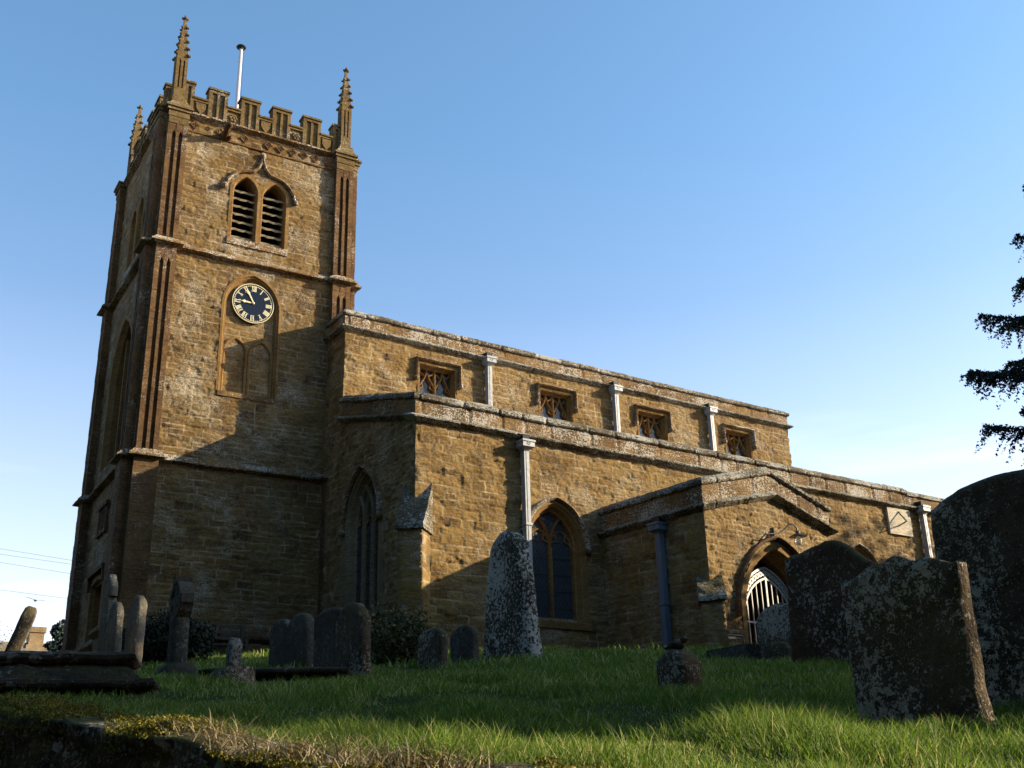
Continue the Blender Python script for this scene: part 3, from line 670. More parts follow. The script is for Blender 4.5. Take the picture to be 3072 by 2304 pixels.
for i, s in enumerate(ROM):
    g = MB(); wd_ = {'I': .036, 'V': .08, 'X': .08}; tot = sum(wd_[c] for c in s); x = -tot/2; ang = 2*math.pi*i/12; h = .078
    for c in s:
        w = wd_[c]; m_ = x+w/2
        if c == 'I': stroke(g, .455, ang, (m_, -h), (m_, h), .024)
        elif c == 'V': stroke(g, .455, ang, (x+.01, h), (m_, -h), .021); stroke(g, .455, ang, (x+w-.01, h), (m_, -h), .011)
        else: stroke(g, .455, ang, (x+.01, h), (x+w-.01, -h), .021); stroke(g, .455, ang, (x+.01, -h), (x+w-.01, h), .011)
        x += w
    stroke(g, .455, ang, (-tot/2, h), (tot/2, h), .009); stroke(g, .455, ang, (-tot/2, -h), (tot/2, -h), .009)
    g.build('numeral', M['gilt'], clock, FT)
def hand(name, ang, L_, w, dep):
    g = MB(); ca, sa = math.cos(ang), math.sin(ang); yy = yc-dep
    T = lambda x, y: (CXc+x*ca+y*sa, yy, CZ-x*sa+y*ca)
    prof = [(-.016, 0), (-.022, L_*.35), (-w*.45, L_*.55), (-w, L_*.66), (-w*.5, L_*.74), (-.012, L_*.8), (0, L_), (.012, L_*.8), (w*.5, L_*.74), (w, L_*.66), (w*.45, L_*.55), (.022, L_*.35), (.016, 0)]
    g.prism(prof, 0, .012, lambda p, t_: (T(*p)[0], yy-t_, T(*p)[2])); g.ball((CXc, yy, CZ), .035, .02, .035)
    g.build(name, M['gilt'], clock, FT)
hand('minute_hand', R_(-29), .50, .045, .045); hand('hour_hand', R_(-87), .40, .05, .025)
# west door, small window lights and large west window of the tower
dz = ribbon('west_door_surround', M['dress'], CH, FT, 'W', TX0, [(30.6, 2.2), (30.6, 4.0), (30.6, 5.7), (29.9, 5.75), (29.2, 5.7), (29.2, 4.0), (29.2, 2.2)], [(.16, .02), (.03, .03), (-.02, -.05), (-.08, -.08), (-.1, -.3)], flip=True, rough=.003)
mb = MB(); mb.box(TX0+.25, TX0+.33, 29.1, 30.7, 2.2, 5.8); mb.build('west_door', M['wood'], CH, FT)
mb = MB(); mb.box(TX0-.12, TX0+.02, 28.95, 30.85, 5.95, 6.07); mb.box(TX0-.10, TX0+.02, 28.95, 29.05, 5.6, 5.95); mb.box(TX0-.10, TX0+.02, 30.75, 30.85, 5.6, 5.95); mb.build('door_hood', M['tdress'], CH, FT, .012)
ribbon('west_window', M['dress'], CH, FT, 'W', TX0, arch(*ww), [(.14, .02), (.02, .03), (-.04, -.04), (-.12, -.12), (-.12, -.35)], flip=False, rough=.005)
mb = MB(); mb.box(TX0+.3, TX0+.34, 28.5, 31.3, 9.0, 13.5); mb.build('west_window_glass', M['glass'], CH, FT)
mb = MB()
for y_ in (29.47, 30.33): mb.box(TX0+.16, TX0+.3, y_-.05, y_+.05, 9.1, 12.9)
mb.build('mullion', M['dress'], CH, FT)
for k_, y_ in enumerate((29.55, 29.95, 30.35)):
    mb = MB(); mb.box(TX0-.08, TX0+.05, y_-.13, y_+.13, 7.0, 7.12); mb.box(TX0-.06, TX0+.05, y_-.13, y_-.07, 7.12, 7.75); mb.box(TX0-.06, TX0+.05, y_+.07, y_+.13, 7.12, 7.75); mb.box(TX0-.1, TX0+.05, y_-.15, y_+.15, 7.75, 7.86); mb.build('wall_panel', M['tdress'], CH, FT, .012)
# ---- nave clerestory
NX1 = 30.28
cw = [(15.26, .64), (19.6, .64), (23.6, .64), (27.62, .64)]
nh = [rect_hole(c-w+.04, c+w-.04, 10.9, 12.12) for c, w in cw]
nv_ = [panel('n', M['nwall'], CH, FW, 'S', YN, X0, NX1, 9.6, 13.2, .028, 101, nh, ch=(.14, .26)),
       panel('n', M['nwall'], CH, FW, 'W', X0, YN, 27.9, 9.0, 13.2, .04, 102, corner=(True, False)),
       panel('n', M['nwall'], CH, FW, 'E', NX1, YN, 33, 9.0, 13.2, .15, 103), panel('n', M['nwall'], CH, FW, 'N', 33, X0, NX1, 2.5, 13.2, .2, 104)]
merge_panels('nave_wall', nv_)
pth = [(X0, 33, 0), (X0, YN, 0), (NX1, YN, 0), (NX1, 33, 0)]
sweep('string_course', M['coping'], CH, FW, [(x, y, 12.66) for x, y, _ in pth], [(-.08, 0), (.03, 0), (.15, .06), (.16, .09), (.06, .16), (-.08, .17)], False, .07, .012, 110)
sweep('parapet', M['parapet'], CH, FW, [(x, y, 12.8) for x, y, _ in pth], [(-.3, 0), (.015, 0), (.02, .36), (-.3, .36)], False, .09, .008, 111)
sweep('coping', M['coping'], CH, FW, [(x, y, 13.15) for x, y, _ in pth], [(-.36, 0), (.06, -.01), (.085, .02), (.085, .10), (.02, .13), (-.06, .20), (-.36, .21)], False, .07, .014, 112)
mb = MB(); mb.add([(X0+.1, YN+.25, 12.9), (NX1-.1, YN+.25, 12.9), (NX1-.1, 29.6, 13.25), (X0+.1, 29.6, 13.25), (X0+.1, 32.9, 12.9), (NX1-.1, 32.9, 12.9)], [(0, 1, 2, 3), (3, 2, 5, 4)]); mb.build('nave_roof', M['lead'], CH)
def clerestory(c, w):
    z0, z1 = 10.92, 12.14
    o = ribbon('clerestory_window', M['dress'], CH, FW, 'S', YN, [(c-w, z0), (c-w, 11.3), (c-w, 11.7), (c-w, z1), (c-w*.5, z1), (c, z1), (c+w*.5, z1), (c+w, z1), (c+w, 11.7), (c+w, 11.3), (c+w, z0)],
        [(.05, .012), (.0, .016), (-.03, -.04), (-.05, -.05), (-.07, -.16), (-.1, -.17), (-.1, -.36)], rough=.004, seed=120)
    ribbon('hood_mould', M['parapet'], o, FW, 'S', YN, [(c-w-.09, 11.66), (c-w-.09, 11.9), (c-w-.09, 12.25), (c-w*.5, 12.26), (c, 12.25), (c+w*.5, 12.26), (c+w+.09, 12.25), (c+w+.09, 11.9), (c+w+.09, 11.66)],
        [(-.04, -.02), (-.04, .08), (.0, .13), (.05, .11), (.06, -.02)], rough=.009, seed=121)
    for s in (-1, 1):
        mb = MB(); mb.ball((c+s*(w+.12), YN-.06, 11.62), .10, .10, .08, 7, 5); mb.build('label_stop', M['parapet'], o, None, .02)
    tr = []; D = [(-.035, -.30), (-.03, -.2), (0, -.17), (.03, -.2), (.035, -.30)]
    tr.append(ribbon(None, 0, 0, FW, 'S', YN, [(c, z0), (c, 11.4), (c, 12.08)], D, rough=.003))
    q = (w-.1)/2
    for s in (-1, 1):
        m_ = c+s*q
        for t in (-1, 1):                                   # ogee lights crossing into daggers
            P = [(m_+t*q, 11.36), (m_+t*q*.92, 11.5), (m_+t*q*.62, 11.64), (m_+t*q*.3, 11.76), (m_+t*q*.1, 11.9), (m_, 12.07)]
            tr.append(ribbon(None, 0, 0, FW, 'S', YN, P, [(-.028, -.30), (-.025, -.20), (0, -.175), (.025, -.20), (.028, -.30)], rough=.003))
            P = [(m_+t*q, 12.08), (m_+t*q*.75, 11.93), (m_+t*q*.3, 11.86)]
            tr.append(ribbon(None, 0, 0, FW, 'S', YN, P, [(-.02, -.30), (-.018, -.21), (0, -.19), (.018, -.21), (.02, -.30)], rough=.003))
            P = [(m_+t*q*.9, 11.42), (m_+t*q*.45, 11.5), (m_+t*q*.55, 11.62)]
            tr.append(ribbon(None, 0, 0, FW, 'S', YN, P, [(-.018, -.30), (-.016, -.22), (.016, -.22), (.018, -.30)], rough=.003))
    join_parts('tracery', M['dress'], o, tr)
    mb = MB(); mb.box(c-w, c+w, YN+.30, YN+.33, z0-.05, z1+.05); mb.build('glass', M['glass'], o)
    mb = MB(); mb.box(c-w-.05, c+w+.05, YN-.03, YN+.33, z0-.12, z0); mb.build('sill', M['dress'], o, None, .006)
for c, w in cw: clerestory(c, w)
def downpipe(fr, side, const, u, ztop, zbot, mat, hw=.2, pw=.076, lbl=None, collars=()):
    f = (lambda a, d, z: (a, const-d, z)) if side == 'S' else (lambda a, d, z: (const-d, a, z))
    mb = MB()
    mb.add([f(u-pw, .05, zbot), f(u+pw, .05, zbot), f(u+pw, .22, zbot), f(u-pw, .22, zbot), f(u-pw, .05, ztop), f(u+pw, .05, ztop), f(u+pw, .22, ztop), f(u-pw, .22, ztop)],
           [(0, 1, 2, 3), (4, 7, 6, 5), (0, 4, 5, 1), (1, 5, 6, 2), (2, 6, 7, 3), (3, 7, 4, 0)])
    mbox(mb, f, u-.018, u+.018, .216, .228, zbot, ztop)
    for z in list(collars)+[ztop-.06]: mbox(mb, f, u-pw-.02, u+pw+.02, .03, .245, z, z+.06)
    for z in np.arange(zbot+.6, ztop-.3, 1.4): mbox(mb, f, u-pw-.035, u+pw+.035, .0, .06, z, z+.05)
    o = mb.build('downpipe', M[mat], CH, fr)
    if lbl: o['label'] = lbl
    mb = MB(); mbox(mb, f, u-hw, u+hw, .02, .34, ztop+.02, ztop+.19); mbox(mb, f, u-hw-.02, u+hw+.02, .0, .36, ztop+.15, ztop+.20)
    mb.add([f(u-hw, .02, ztop+.02), f(u+hw, .02, ztop+.02), f(u+hw, .34, ztop+.02), f(u-hw, .34, ztop+.02), f(u-pw, .05, ztop-.06), f(u+pw, .05, ztop-.06), f(u+pw, .22, ztop-.06), f(u-pw, .22, ztop-.06)], [(0, 1, 5, 4), (1, 2, 6, 5), (2, 3, 7, 6), (3, 0, 4, 7)])
    for a in range(4):
        an = a*1.571+.4; mbox(mb, f, u+.045*math.cos(an)-.016, u+.045*math.cos(an)+.016, .335, .352, ztop+.10+.035*math.sin(an)-.014, ztop+.10+.035*math.sin(an)+.014)
    mb.build('hopper_head', M[mat], o, fr)
    mb = MB(); mb.add([f(u-.07, -.05, ztop+.2), f(u+.07, -.05, ztop+.2), f(u+.07, .2, ztop+.2), f(u-.07, .2, ztop+.2), f(u-.12, -.05, ztop+.38), f(u+.12, -.05, ztop+.38), f(u+.12, .24, ztop+.36), f(u-.12, .24, ztop+.36)],
        [(0, 1, 5, 4), (1, 2, 6, 5), (2, 3, 7, 6), (3, 0, 4, 7), (4, 5, 6, 7)]); mb.build('spout', M['black'], o, fr)
    return o
for u in (16.97, 21.93, 26.2): downpipe(FW, 'S', YN, u, 12.5, 10.2, 'pipe', .165)
# ---- south aisle
AX1 = 30.87; AX2 = 39.0
s1 = (16.3, .86, 6.05, 1.08, 4.2); s2 = (28.0, .86, 6.05, 1.08, 4.2); s3 = (33.0, .95, 6.3, 1.1, 4.2)
ww2 = (24.76, .93, 6.75, 1.36, 4.5)
pd = (20.9, .8, 4.9, .9, 2.6)
av = [panel('a', M['wall'], CH, FW, 'S', YA, X0, AX2, 2.4, 9.42, .028, 201, [arch_hole(*s1), arch_hole(*s2), arch_hole(*s3), arch_hole(*pd)], top=lambda u: np.where(u < AX1, 8.85, 8.8)),
      panel('a', M['wall'], CH, FW, 'W', X0, YA, 26.3, 2.4, 10.1, .028, 202, [arch_hole(*ww2)], corner=(True, False), top=lambda u: 8.8+(u-YA)/4.14*1.2, ch=(.1, .2), bl=(.16, .42), mw=.024),
      panel('a', M['wall'], CH, FW, 'W', X0, 26.1, 28.0, 2.4, 9.9, .05, 203, corner=(False, False), mw=.03),
      panel('a', M['wall'], CH, FW, 'E', AX2, YA, 33, 2.4, 9.4, .2, 204)]
merge_panels('aisle_wall', av)
pa = [(X0, YN+.1, 1.22), (X0, YA, 0), (AX1, YA, 0)]
sweep('string_course', M['coping'], CH, FW, [(x, y, 8.68+z) for x, y, z in pa]+[(AX2, YA, 8.68)], [(-.08, 0), (.03, 0), (.17, .07), (.18, .10), (.06, .18), (-.08, .19)], False, .07, .013, 210)
sweep('parapet', M['parapet'], CH, FW, [(x, y, 8.84+z) for x, y, z in pa], [(-.3, 0), (.015, 0), (.02, .42), (-.3, .42)], False, .09, .008, 211)
sweep('coping', M['coping'], CH, FW, [(x, y, 9.25+z) for x, y, z in pa], [(-.36, 0), (.06, -.01), (.09, .02), (.09, .11), (.03, .14), (-.06, .22), (-.36, .23)], False, .07, .016, 212)
sweep('parapet', M['parapet'], CH, FW, [(AX1+.02, YA, 8.84), (AX2, YA, 8.84)], [(-.3, 0), (.012, 0), (.016, .38), (-.3, .38)], False, .2, .008, 213)
sweep('coping', M['coping'], CH, FW, [(AX1+.02, YA, 9.21), (AX2, YA, 9.21)], [(-.36, 0), (.06, -.01), (.08, .1), (-.06, .17), (-.36, .18)], False, .15, .012, 214)
mb = MB(); mb.add([(X0+.1, YA+.2, 9.0), (AX1, YA+.2, 9.0), (AX1, YN+.05, 10.6), (X0+.1, YN+.05, 10.6)], [(0, 1, 2, 3)]); mb.add([(AX1, YA+.2, 9.0), (AX2-.1, YA+.2, 9.0), (AX2-.1, 33, 9.3), (AX1, 33, 9.3)], [(0, 1, 2, 3)]); mb.build('aisle_roof', M['lead'], CH)
def lancet_window(spec, side, const, lights, frm=.10, mat='dress', depth=.34, broken=False):
    cx, w, zs, h, zb = spec
    o = ribbon('aisle_window', M[mat], CH, FW, side, const, arch(cx, w, zs, h, zb), [(frm, .01), (.0, .014), (-.03, -.05), (-.06, -.06), (-.12, -.2), (-.16, -.22), (-.18, -depth)], rough=.005, seed=220)
    ribbon('hood_mould', M['parapet'], o, FW, side, const, arch(cx, w+.11, zs, h+.12), [(-.05, -.02), (-.05, .07), (.0, .13), (.05, .1), (.07, -.02)], rough=.011, seed=221)
    for s in (-1, 1):
        mb = MB(); mb.ball(tuple(onface(side, const, np.array(cx+s*(w+.13)), np.array(.06), np.array(zs-.07))), .11, .11, .1, 7, 5); mb.build('label_stop', M['parapet'], o, None, .02)
    q = w-.17; lw = 2*q/lights; tr = []; da = -depth+.0; D = [(-.05, da), (-.05, da+.06), (-.015, da+.13), (.015, da+.13), (.05, da+.06), (.05, da)]
    r0 = .95*lw
    for i in range(1, lights): tr.append(ribbon(None, 0, 0, FW, side, const, [(cx-q+i*lw, zb), (cx-q+i*lw, (zb+zs)/2), (cx-q+i*lw, zs-.02)], D, rough=.003))
    D2 = [(-.035, da), (-.035, da+.05), (0, da+.11), (.035, da+.05), (.035, da)]
    rbig = ((w-.17)**2+(h-.1)**2)/(2*(w-.17))
    for i in range(1, lights):                              # intersecting tracery: mullions branch both ways
        xm = cx-q+i*lw
        for s in (-1, 1):
            P = []
            for t in range(15):
                a = t/14*1.5; x = xm+s*(rbig-rbig*math.cos(a)); z = zs-.02+rbig*math.sin(a)
                s_ = w-.15-abs(x-cx)
                if s_ < 0: break
                lim = zs+math.sqrt(max(0, rbig**2-(rbig-max(s_, 0))**2))
                P.append((x, z))
                if z > lim-.02 and t > 1: break
            if len(P) > 2: tr.append(ribbon(None, 0, 0, FW, side, const, P, D2, rough=.003))
    for i in range(lights):                                 # cusped heads
        m_ = cx-q+(i+.5)*lw; hh = lw*.62
        zz = zs-.02+(lw*.25 if lights == 2 else lw*.15)
        tr.append(ribbon(None, 0, 0, FW, side, const, arch(m_, lw/2, zz-.15, hh, None, 8), [(-.03, da), (-.03, da+.04), (.02, da+.08), (.03, da+.0)], rough=.003))
        for s in (-1, 1): tr.append(ribbon(None, 0, 0, FW, side, const, [(m_+s*lw*.46, zz-.05), (m_+s*lw*.2, zz+.02), (m_+s*lw*.26, zz+hh*.62)], [(-.022, da), (-.02, da+.05), (.02, da+.05), (.022, da)], rough=.003))
    join_parts('tracery', M[mat], o, tr)
    V = onface(side, const, np.array([cx-w, cx+w, cx+w, cx-w]), np.array([da+.01]*4), np.array([zb-.05, zb-.05, zs+h, zs+h]))
    mk('glass', V, [[0, 1, 2, 3]], M['glass'], o)
    bars = MB()
    for z in np.arange(zb+.3, zs+h*.5, .42):
        b0 = onface(side, const, np.array([cx-w, cx+w, cx+w, cx-w]), np.array([da+.03]*4), np.array([z, z, z+.025, z+.025])); bars.add(b0, [(0, 1, 2, 3)])
    bars.build('saddle_bars', M['black'], o)
    mb = MB(); V = onface(side, const, np.array([cx-w-.12, cx+w+.12]*4), np.array([.06, .06, -depth, -depth]*2), np.array([zb-.26]*4+[zb-.1, zb-.1, zb+.06, zb+.06]))
    mb.add(V, [(0, 1, 5, 4), (4, 5, 7, 6), (2, 3, 7, 6), (0, 2, 6, 4), (1, 3, 7, 5), (0, 1, 3, 2)]); mb.build('sill', M[mat], o, None, .006)
    return o
lancet_window(s1, 'S', YA, 2); lancet_window(s2, 'S', YA, 2); lancet_window(s3, 'S', YA, 2)
o = lancet_window(ww2, 'W', X0, 3, .2, 'pale', .26); o['label'] = 'tall three-light west window with pale stone frame'
# pale quoins each side of the west window
rng = random.Random(4)
for s in (-1, 1):
    mb = MB(); z = 4.2; k_ = 0
    while z < 6.7:
        h = rng.uniform(.24, .36); e = .22+(.2 if k_ % 2 else 0)+rng.uniform(0, .05); a, b = sorted((24.76+s*1.0, 24.76+s*(1.0+e))); mb.box(X0-.016, X0+.05, a, b, z+.008, z+h-.008); z += h; k_ += 1
    mb.build('window_quoins', M['pale'], CH, None, .004)
downpipe(FW, 'S', YA, 15.32, 8.4, 2.9, 'pipe', .18, .076, collars=(6.4, 4.2)); downpipe(FW, 'S', YA, 31.45, 8.65, 3.2, 'pipe', .18, .076, collars=(6.4,))
# blocked inner doorway of the porch
mb = MB(); mb.box(20.0, 21.8, YA+.25, YA+.3, 2.5, 6); mb.build('inner_door', M['wood'], CH)
# sundial
mb = MB(); mb.box(29.72, 30.86, YA-.07, YA+.03, 7.78, 8.66); sdial = mb.build('sundial', M['dial_stone'], CH, None, .008); sdial['label'] = 'pale square stone sundial with iron gnomon'
mb = MB()
for a, b in (((30.27, YA-.06, 8.56), (30.12, YA-.44, 8.14)), ((30.12, YA-.44, 8.14), (30.2, YA-.06, 8.08)),): mb.tube([a, b], .022, 6)
mb.build('gnomon', M['black'], sdial)
# diagonal buttresses
def diag(fr, cx, cy, Lb, w, ztop, zcap, zb, seed, mat='wall', cap='coping'):
    """diagonal buttress on a south-west corner: axis towards (-1,-1)"""
    k_ = .70711
    def T(a, s, z): return (cx-a*k_+s*k_, cy-a*k_-s*k_, z)
    n = 8; m_ = int((zcap-zb)/.05); V = []; rows = []
    per = [(-.35, w), (-.15, w), (0, w), (Lb*.5, w), (Lb, w), (Lb, w*.5), (Lb, 0), (Lb, -w*.5), (Lb, -w), (Lb*.5, -w), (0, -w), (-.15, -w), (-.35, -w)]
    Vv = np.array([[T(a, s, zb+(zcap-zb)*i/m_) for a, s in per] for i in range(m_+1)]); q = len(per)
    U = np.repeat(np.arange(q)[None]*.18, m_+1, 0); Z_ = Vv[:, :, 2]; d, tone, mort = masonry(U, Z_, seed, (.16, .3), (.25, .5))
    cen = np.array([cx, cy]); out = Vv[:, :, :2]-np.array([cx-Lb*.3*k_, cy-Lb*.3*k_]); out /= np.linalg.norm(out, axis=2)[:, :, None]
    Vv[:, :, :2] += out*d[:, :, None]*.8
    F = np.array([[i*q+j, (i+1)*q+j, (i+1)*q+j+1, i*q+j+1] for i in range(m_) for j in range(q-1)])
    o = mk('buttress', fr(Vv.reshape(-1, 3)), F, M[mat], CH, {'tone': tone.ravel(), 'mort': mort.ravel()})
    # sloping weathered cap
    g = .05; a0, a1 = Lb+.08, -.38; S_ = []; ns = 14; nw = 8
    for i in range(ns+1):
        t = i/ns; a = a0+(a1-a0)*t; z = zcap+.06+(ztop-zcap)*max(0, t*1.0)**1.0
        for j in range(nw+1): S_.append(T(a, (w+g)*(1-2*j/nw)*(1 if True else 1), z))
    b_ = len(S_)
    for i in range(ns+1):
        t = i/ns; a = a0+(a1-a0)*t
        for j in range(nw+1): S_.append(T(a, (w+g)*(1-2*j/nw), zcap-.04 if t < .12 else zcap-.04))
    F = []
    for i in range(ns):
        for j in range(nw):
            F.append((i*(nw+1)+j, i*(nw+1)+j+1, (i+1)*(nw+1)+j+1, (i+1)*(nw+1)+j)); F.append((b_+i*(nw+1)+j, b_+(i+1)*(nw+1)+j, b_+(i+1)*(nw+1)+j+1, b_+i*(nw+1)+j+1))
        for j in (0, nw): F.append((i*(nw+1)+j, (i+1)*(nw+1)+j, b_+(i+1)*(nw+1)+j, b_+i*(nw+1)+j))
    for j in range(nw): F.append((j, j+1, b_+j+1, b_+j))
    mk('buttress_cap', fr(roughen(np.array(S_), .03, seed, 5.)), F, M[cap], o)
diag(FW, X0, YA, .42, .29, 7.2, 5.95, 2.4, 301); diag(FP, 18.1, 18.485, .40, .26, 4.95, 4.2, 2.4, 302, cap='grave')
# ---- porch
PX0, PX1, PY = 18.102, 23.04, 18.485; PM = 20.66
pdoor = (PM, 1.36, 3.95, 1.76, 2.0)
gab = lambda u: 6.50+.66*(1-np.abs(u-20.72)/2.5)
pv = [panel('p', M['wall'], CH, FP, 'S', PY, PX0, PX1, 2.2, 7.3, .025, 401, [arch_hole(*pdoor)], top=gab, ch=(.11, .22), bl=(.2, .5), pits=.1),
      panel('p', M['wall'], CH, FP, 'W', PX0, PY, 22.6, 2.2, 6.6, .04, 402, corner=(True, False)),
      panel('p', M['wall'], CH, FP, 'E', PX1, PY, 22.6, 2.2, 6.6, .08, 403, corner=(True, False))]
merge_panels('porch_wall', pv)
pp_ = [(PX0, 22.5, 0), (PX0, PY, 0), (20.72, PY, .66), (PX1, PY, 0), (PX1, 22.5, 0)]
sweep('string_course', M['coping'], CH, FP, [(x, y, 6.36+z) for x, y, z in pp_], [(-.08, 0), (.03, 0), (.19, .08), (.20, .11), (.06, .2), (-.08, .21)], False, .06, .014, 410)
sweep('parapet', M['parapet'], CH, FP, [(x, y, 6.54+z) for x, y, z in pp_], [(-.28, 0), (.015, 0), (.02, .48), (-.28, .48)], False, .08, .012, 411)
sweep('coping', M['coping'], CH, FP, [(x, y, 7.0+z) for x, y, z in pp_], [(-.34, 0), (.07, -.01), (.10, .02), (.10, .1), (.03, .14), (-.05, .22), (-.34, .23)], False, .06, .016, 412)
mb = MB(); mb.add([(PX0+.1, PY+.2, 6.75), (20.72, PY+.2, 7.4), (PX1-.1, PY+.2, 6.75), (PX0+.1, 22.4, 6.75), (20.72, 22.4, 7.4), (PX1-.1, 22.4, 6.75)], [(0, 1, 4, 3), (1, 2, 5, 4)]); mb.build('porch_roof', M['lead'], CH, FP)
o = ribbon('porch_arch', M['dress'], CH, FP, 'S', PY, arch(*pdoor, n=16), [(.16, .012), (.02, .018), (-.03, -.08), (-.06, -.10), (-.13, -.30), (-.16, -.32), (-.19, -.5)], rough=.004, seed=420)
ribbon('hood_mould', M['tdress'], o, FP, 'S', PY, arch(PM, 1.70, 3.92, 2.08, None, 16), [(-.045, -.02), (-.045, .08), (.0, .14), (.045, .1), (.06, -.02)], rough=.008, seed=421)
# white iron gate with a fretwork border
GY = PY+.42; gw, gs, gh_ = 1.19, 3.85, 1.47
outer = arch(PM, gw, gs, gh_, 3.1, 16); inner = arch(PM, gw-.22, gs, gh_-.27, 3.1, 16)
gate = thing('tmp', '', '') if False else None
fl = lambda P, w_, d0=.0, d1=.03: ribbon(None, 0, 0, FP, 'S', GY, P, [(-w_/2, d0), (-w_/2, d1), (w_/2, d1), (w_/2, d0)], closed_sec=True, rough=0)
parts = [fl(outer, .06), fl(inner, .05)]
gate = join_parts('gate', M['white'], CH, parts); gate['label'] = 'white painted iron gate with fretwork border in the porch arch'
mid = arch(PM, gw-.11, gs, gh_-.13, 3.16, 30); seg = np.array(mid); L_ = np.concatenate([[0], np.cumsum(np.hypot(*np.diff(seg, axis=0).T))]); nq = int(L_[-1]/.135); fr_p = []
for i in range(nq):
    s = (i+.5)*L_[-1]/nq; cx = np.interp(s, L_, seg[:, 0]); cz = np.interp(s, L_, seg[:, 1]); tx = np.interp(s+.02, L_, seg[:, 0])-cx; tz = np.interp(s+.02, L_, seg[:, 1])-cz; a = math.atan2(tz, tx)
    for kx in (0, 1):
        aa_ = a+math.pi/4+kx*math.pi/2; r = .085; fr_p.append(fl([(cx-r*math.cos(aa_), cz-r*math.sin(aa_)), (cx+r*math.cos(aa_), cz+r*math.sin(aa_))], .038))
    P = [(cx+.045*math.cos(t_*.785), cz+.045*math.sin(t_*.785)) for t_ in range(9)]; fr_p.append(fl(P, .018, .003, .027))
join_parts('fretwork', M['white'], gate, fr_p)
for k_ in range(-4, 5):
    x = PM+k_*.2; s_ = (gw-.22)-abs(x-PM); top_ = gs+np.interp(s_, [p[0]-PM+gw-.22 for p in arch(PM, gw-.22, gs, gh_-.27, None, 16)][:17], [p[1]-gs for p in arch(PM, gw-.22, gs, gh_-.27, None, 16)][:17])
    if s_ <= .02: continue
    mb = MB(); w_ = .028 if k_ == 0 else .012; mb.box(x-w_, x+w_, GY-.028, GY-.004, 3.1, top_+(.2 if k_ == 0 else 0)); mb.build('bar', M['white'], gate, FP)
mb = MB(); mb.box(PM-gw+.2, PM+gw-.2, GY-.03, GY-.003, 3.9, 3.94); mb.box(PM-gw+.2, PM+gw-.2, GY-.03, GY-.003, 3.14, 3.19); mb.build('rail', M['white'], gate, FP)
mb = MB(); mb.box(PX0+.3, PX1-.3, PY, 22.4, 3.0, 3.12); mb.build('porch_floor', M['pale'], CH, FP)
downpipe(FP, 'W', PX0, 19.85, 6.1, 2.8, 'pipe2', .18, .08, 'blue-grey downpipe on the shaded west side of the porch', collars=(4.3,))
# ------------------------------------------------------------------ flagpole, lamp, knob, rail
fp = thing('flagpole', 'bare white flagpole standing on the church tower roof', 'flagpole', tuple(FT(np.array([[9.76, 29.9, 19.1]]))[0]))
b_ = Vector(fp.location); mb = MB(); mb.tube([b_, b_+Vector((0, 0, 4.85))], .075, 14, .058); mb.build('pole', M['pole'], fp)
mb = MB(); mb.ball(b_+Vector((0, 0, 4.9)), .17, .17, .06, 14, 6); mb.tube([b_+Vector((0, 0, 4.82)), b_+Vector((0, 0, 4.93))], .09, 12); mb.build('cap', M['black'], fp)
mb = MB(); mb.tube([b_+Vector((.09, -.02, 4.8)), b_+Vector((.12, -.03, 1.0))], .006, 4); mb.tube([b_+Vector((-.5, 0, 1.75)), b_+Vector((.5, 0, 1.75))], .012, 5); mb.build('halyard', M['black'], fp)
ly = PY; lamp = thing('wall_lamp', 'black swan-neck lamp with clear glass above the porch arch', 'lamp', tuple(FP(np.array([[20.7, PY, 6.1]]))[0]))
def fpp(pts): return [tuple(q) for q in FP(np.array(pts, float))]
mb = MB(); mb.tube(fpp([(19.93, PY-.02, 5.70), (19.96, PY-.12, 5.86), (20.1, PY-.2, 6.0), (20.35, PY-.22, 6.03), (20.6, PY-.22, 6.07), (20.8, PY-.24, 6.2), (20.95, PY-.28, 6.33), (21.08, PY-.32, 6.34), (21.16, PY-.36, 6.25), (21.17, PY-.36, 6.12)]), .018, 7)
mb.tube(fpp([(20.62, PY+.02, 6.12), (20.62, PY-.24, 6.08)]), .015, 6); mb.tube(fpp([(20.62, PY-.03, 6.26), (20.62, PY-.03, 5.96)]), .03, 6); mb.tube(fpp([(19.93, PY+.02, 5.7), (19.93, PY-.04, 5.7)]), .04, 8); mb.build('bracket', M['black'], lamp)
c = FP(np.array([[21.17, PY-.36, 6.05]]))[0]; mb = MB(); mb.tube([(c[0], c[1], c[2]+.07), (c[0], c[1], c[2]+.03), (c[0], c[1], c[2]-.02)], .05, 16, .23); mb.tube([(c[0], c[1], c[2]+.12), (c[0], c[1], c[2]+.06)], .05, 10); mb.build('lamp_shade', M['black'], lamp)
gm, gt, gp, go = nodes('lamp_glass'); gp.inputs['Base Color'].default_value = (.9, .92, .9, 1); gp.inputs['Roughness'].default_value = .15; gp.inputs['Transmission Weight'].default_value = .6
mb = MB(); mb.ball((c[0], c[1], c[2]-.11), .085, .085, .13, 14, 8); mb.build('lamp_glass', gm, lamp, smooth=True)
def scraper():
    o = thing('boot_scraper', 'small black iron boot scraper on the grass by the porch wall', 'boot scraper', tuple(FP(np.array([[18.4, PY-.35, 3.1]]))[0]))
    mb = MB()
    for x in (18.1, 18.72): mb.tube(fpp([(x, PY-.3, 2.8), (x, PY-.3, 3.42)]), .022, 6)
    mb.tube(fpp([(18.1, PY-.3, 3.41), (18.72, PY-.3, 3.41)]), .018, 6); mb.build('uprights', M['black'], o)
    mb = MB(); mb.box(18.1, 18.72, PY-.31, PY-.29, 3.33, 3.37); mb.build('blade', M['black'], o, FP)
scraper()
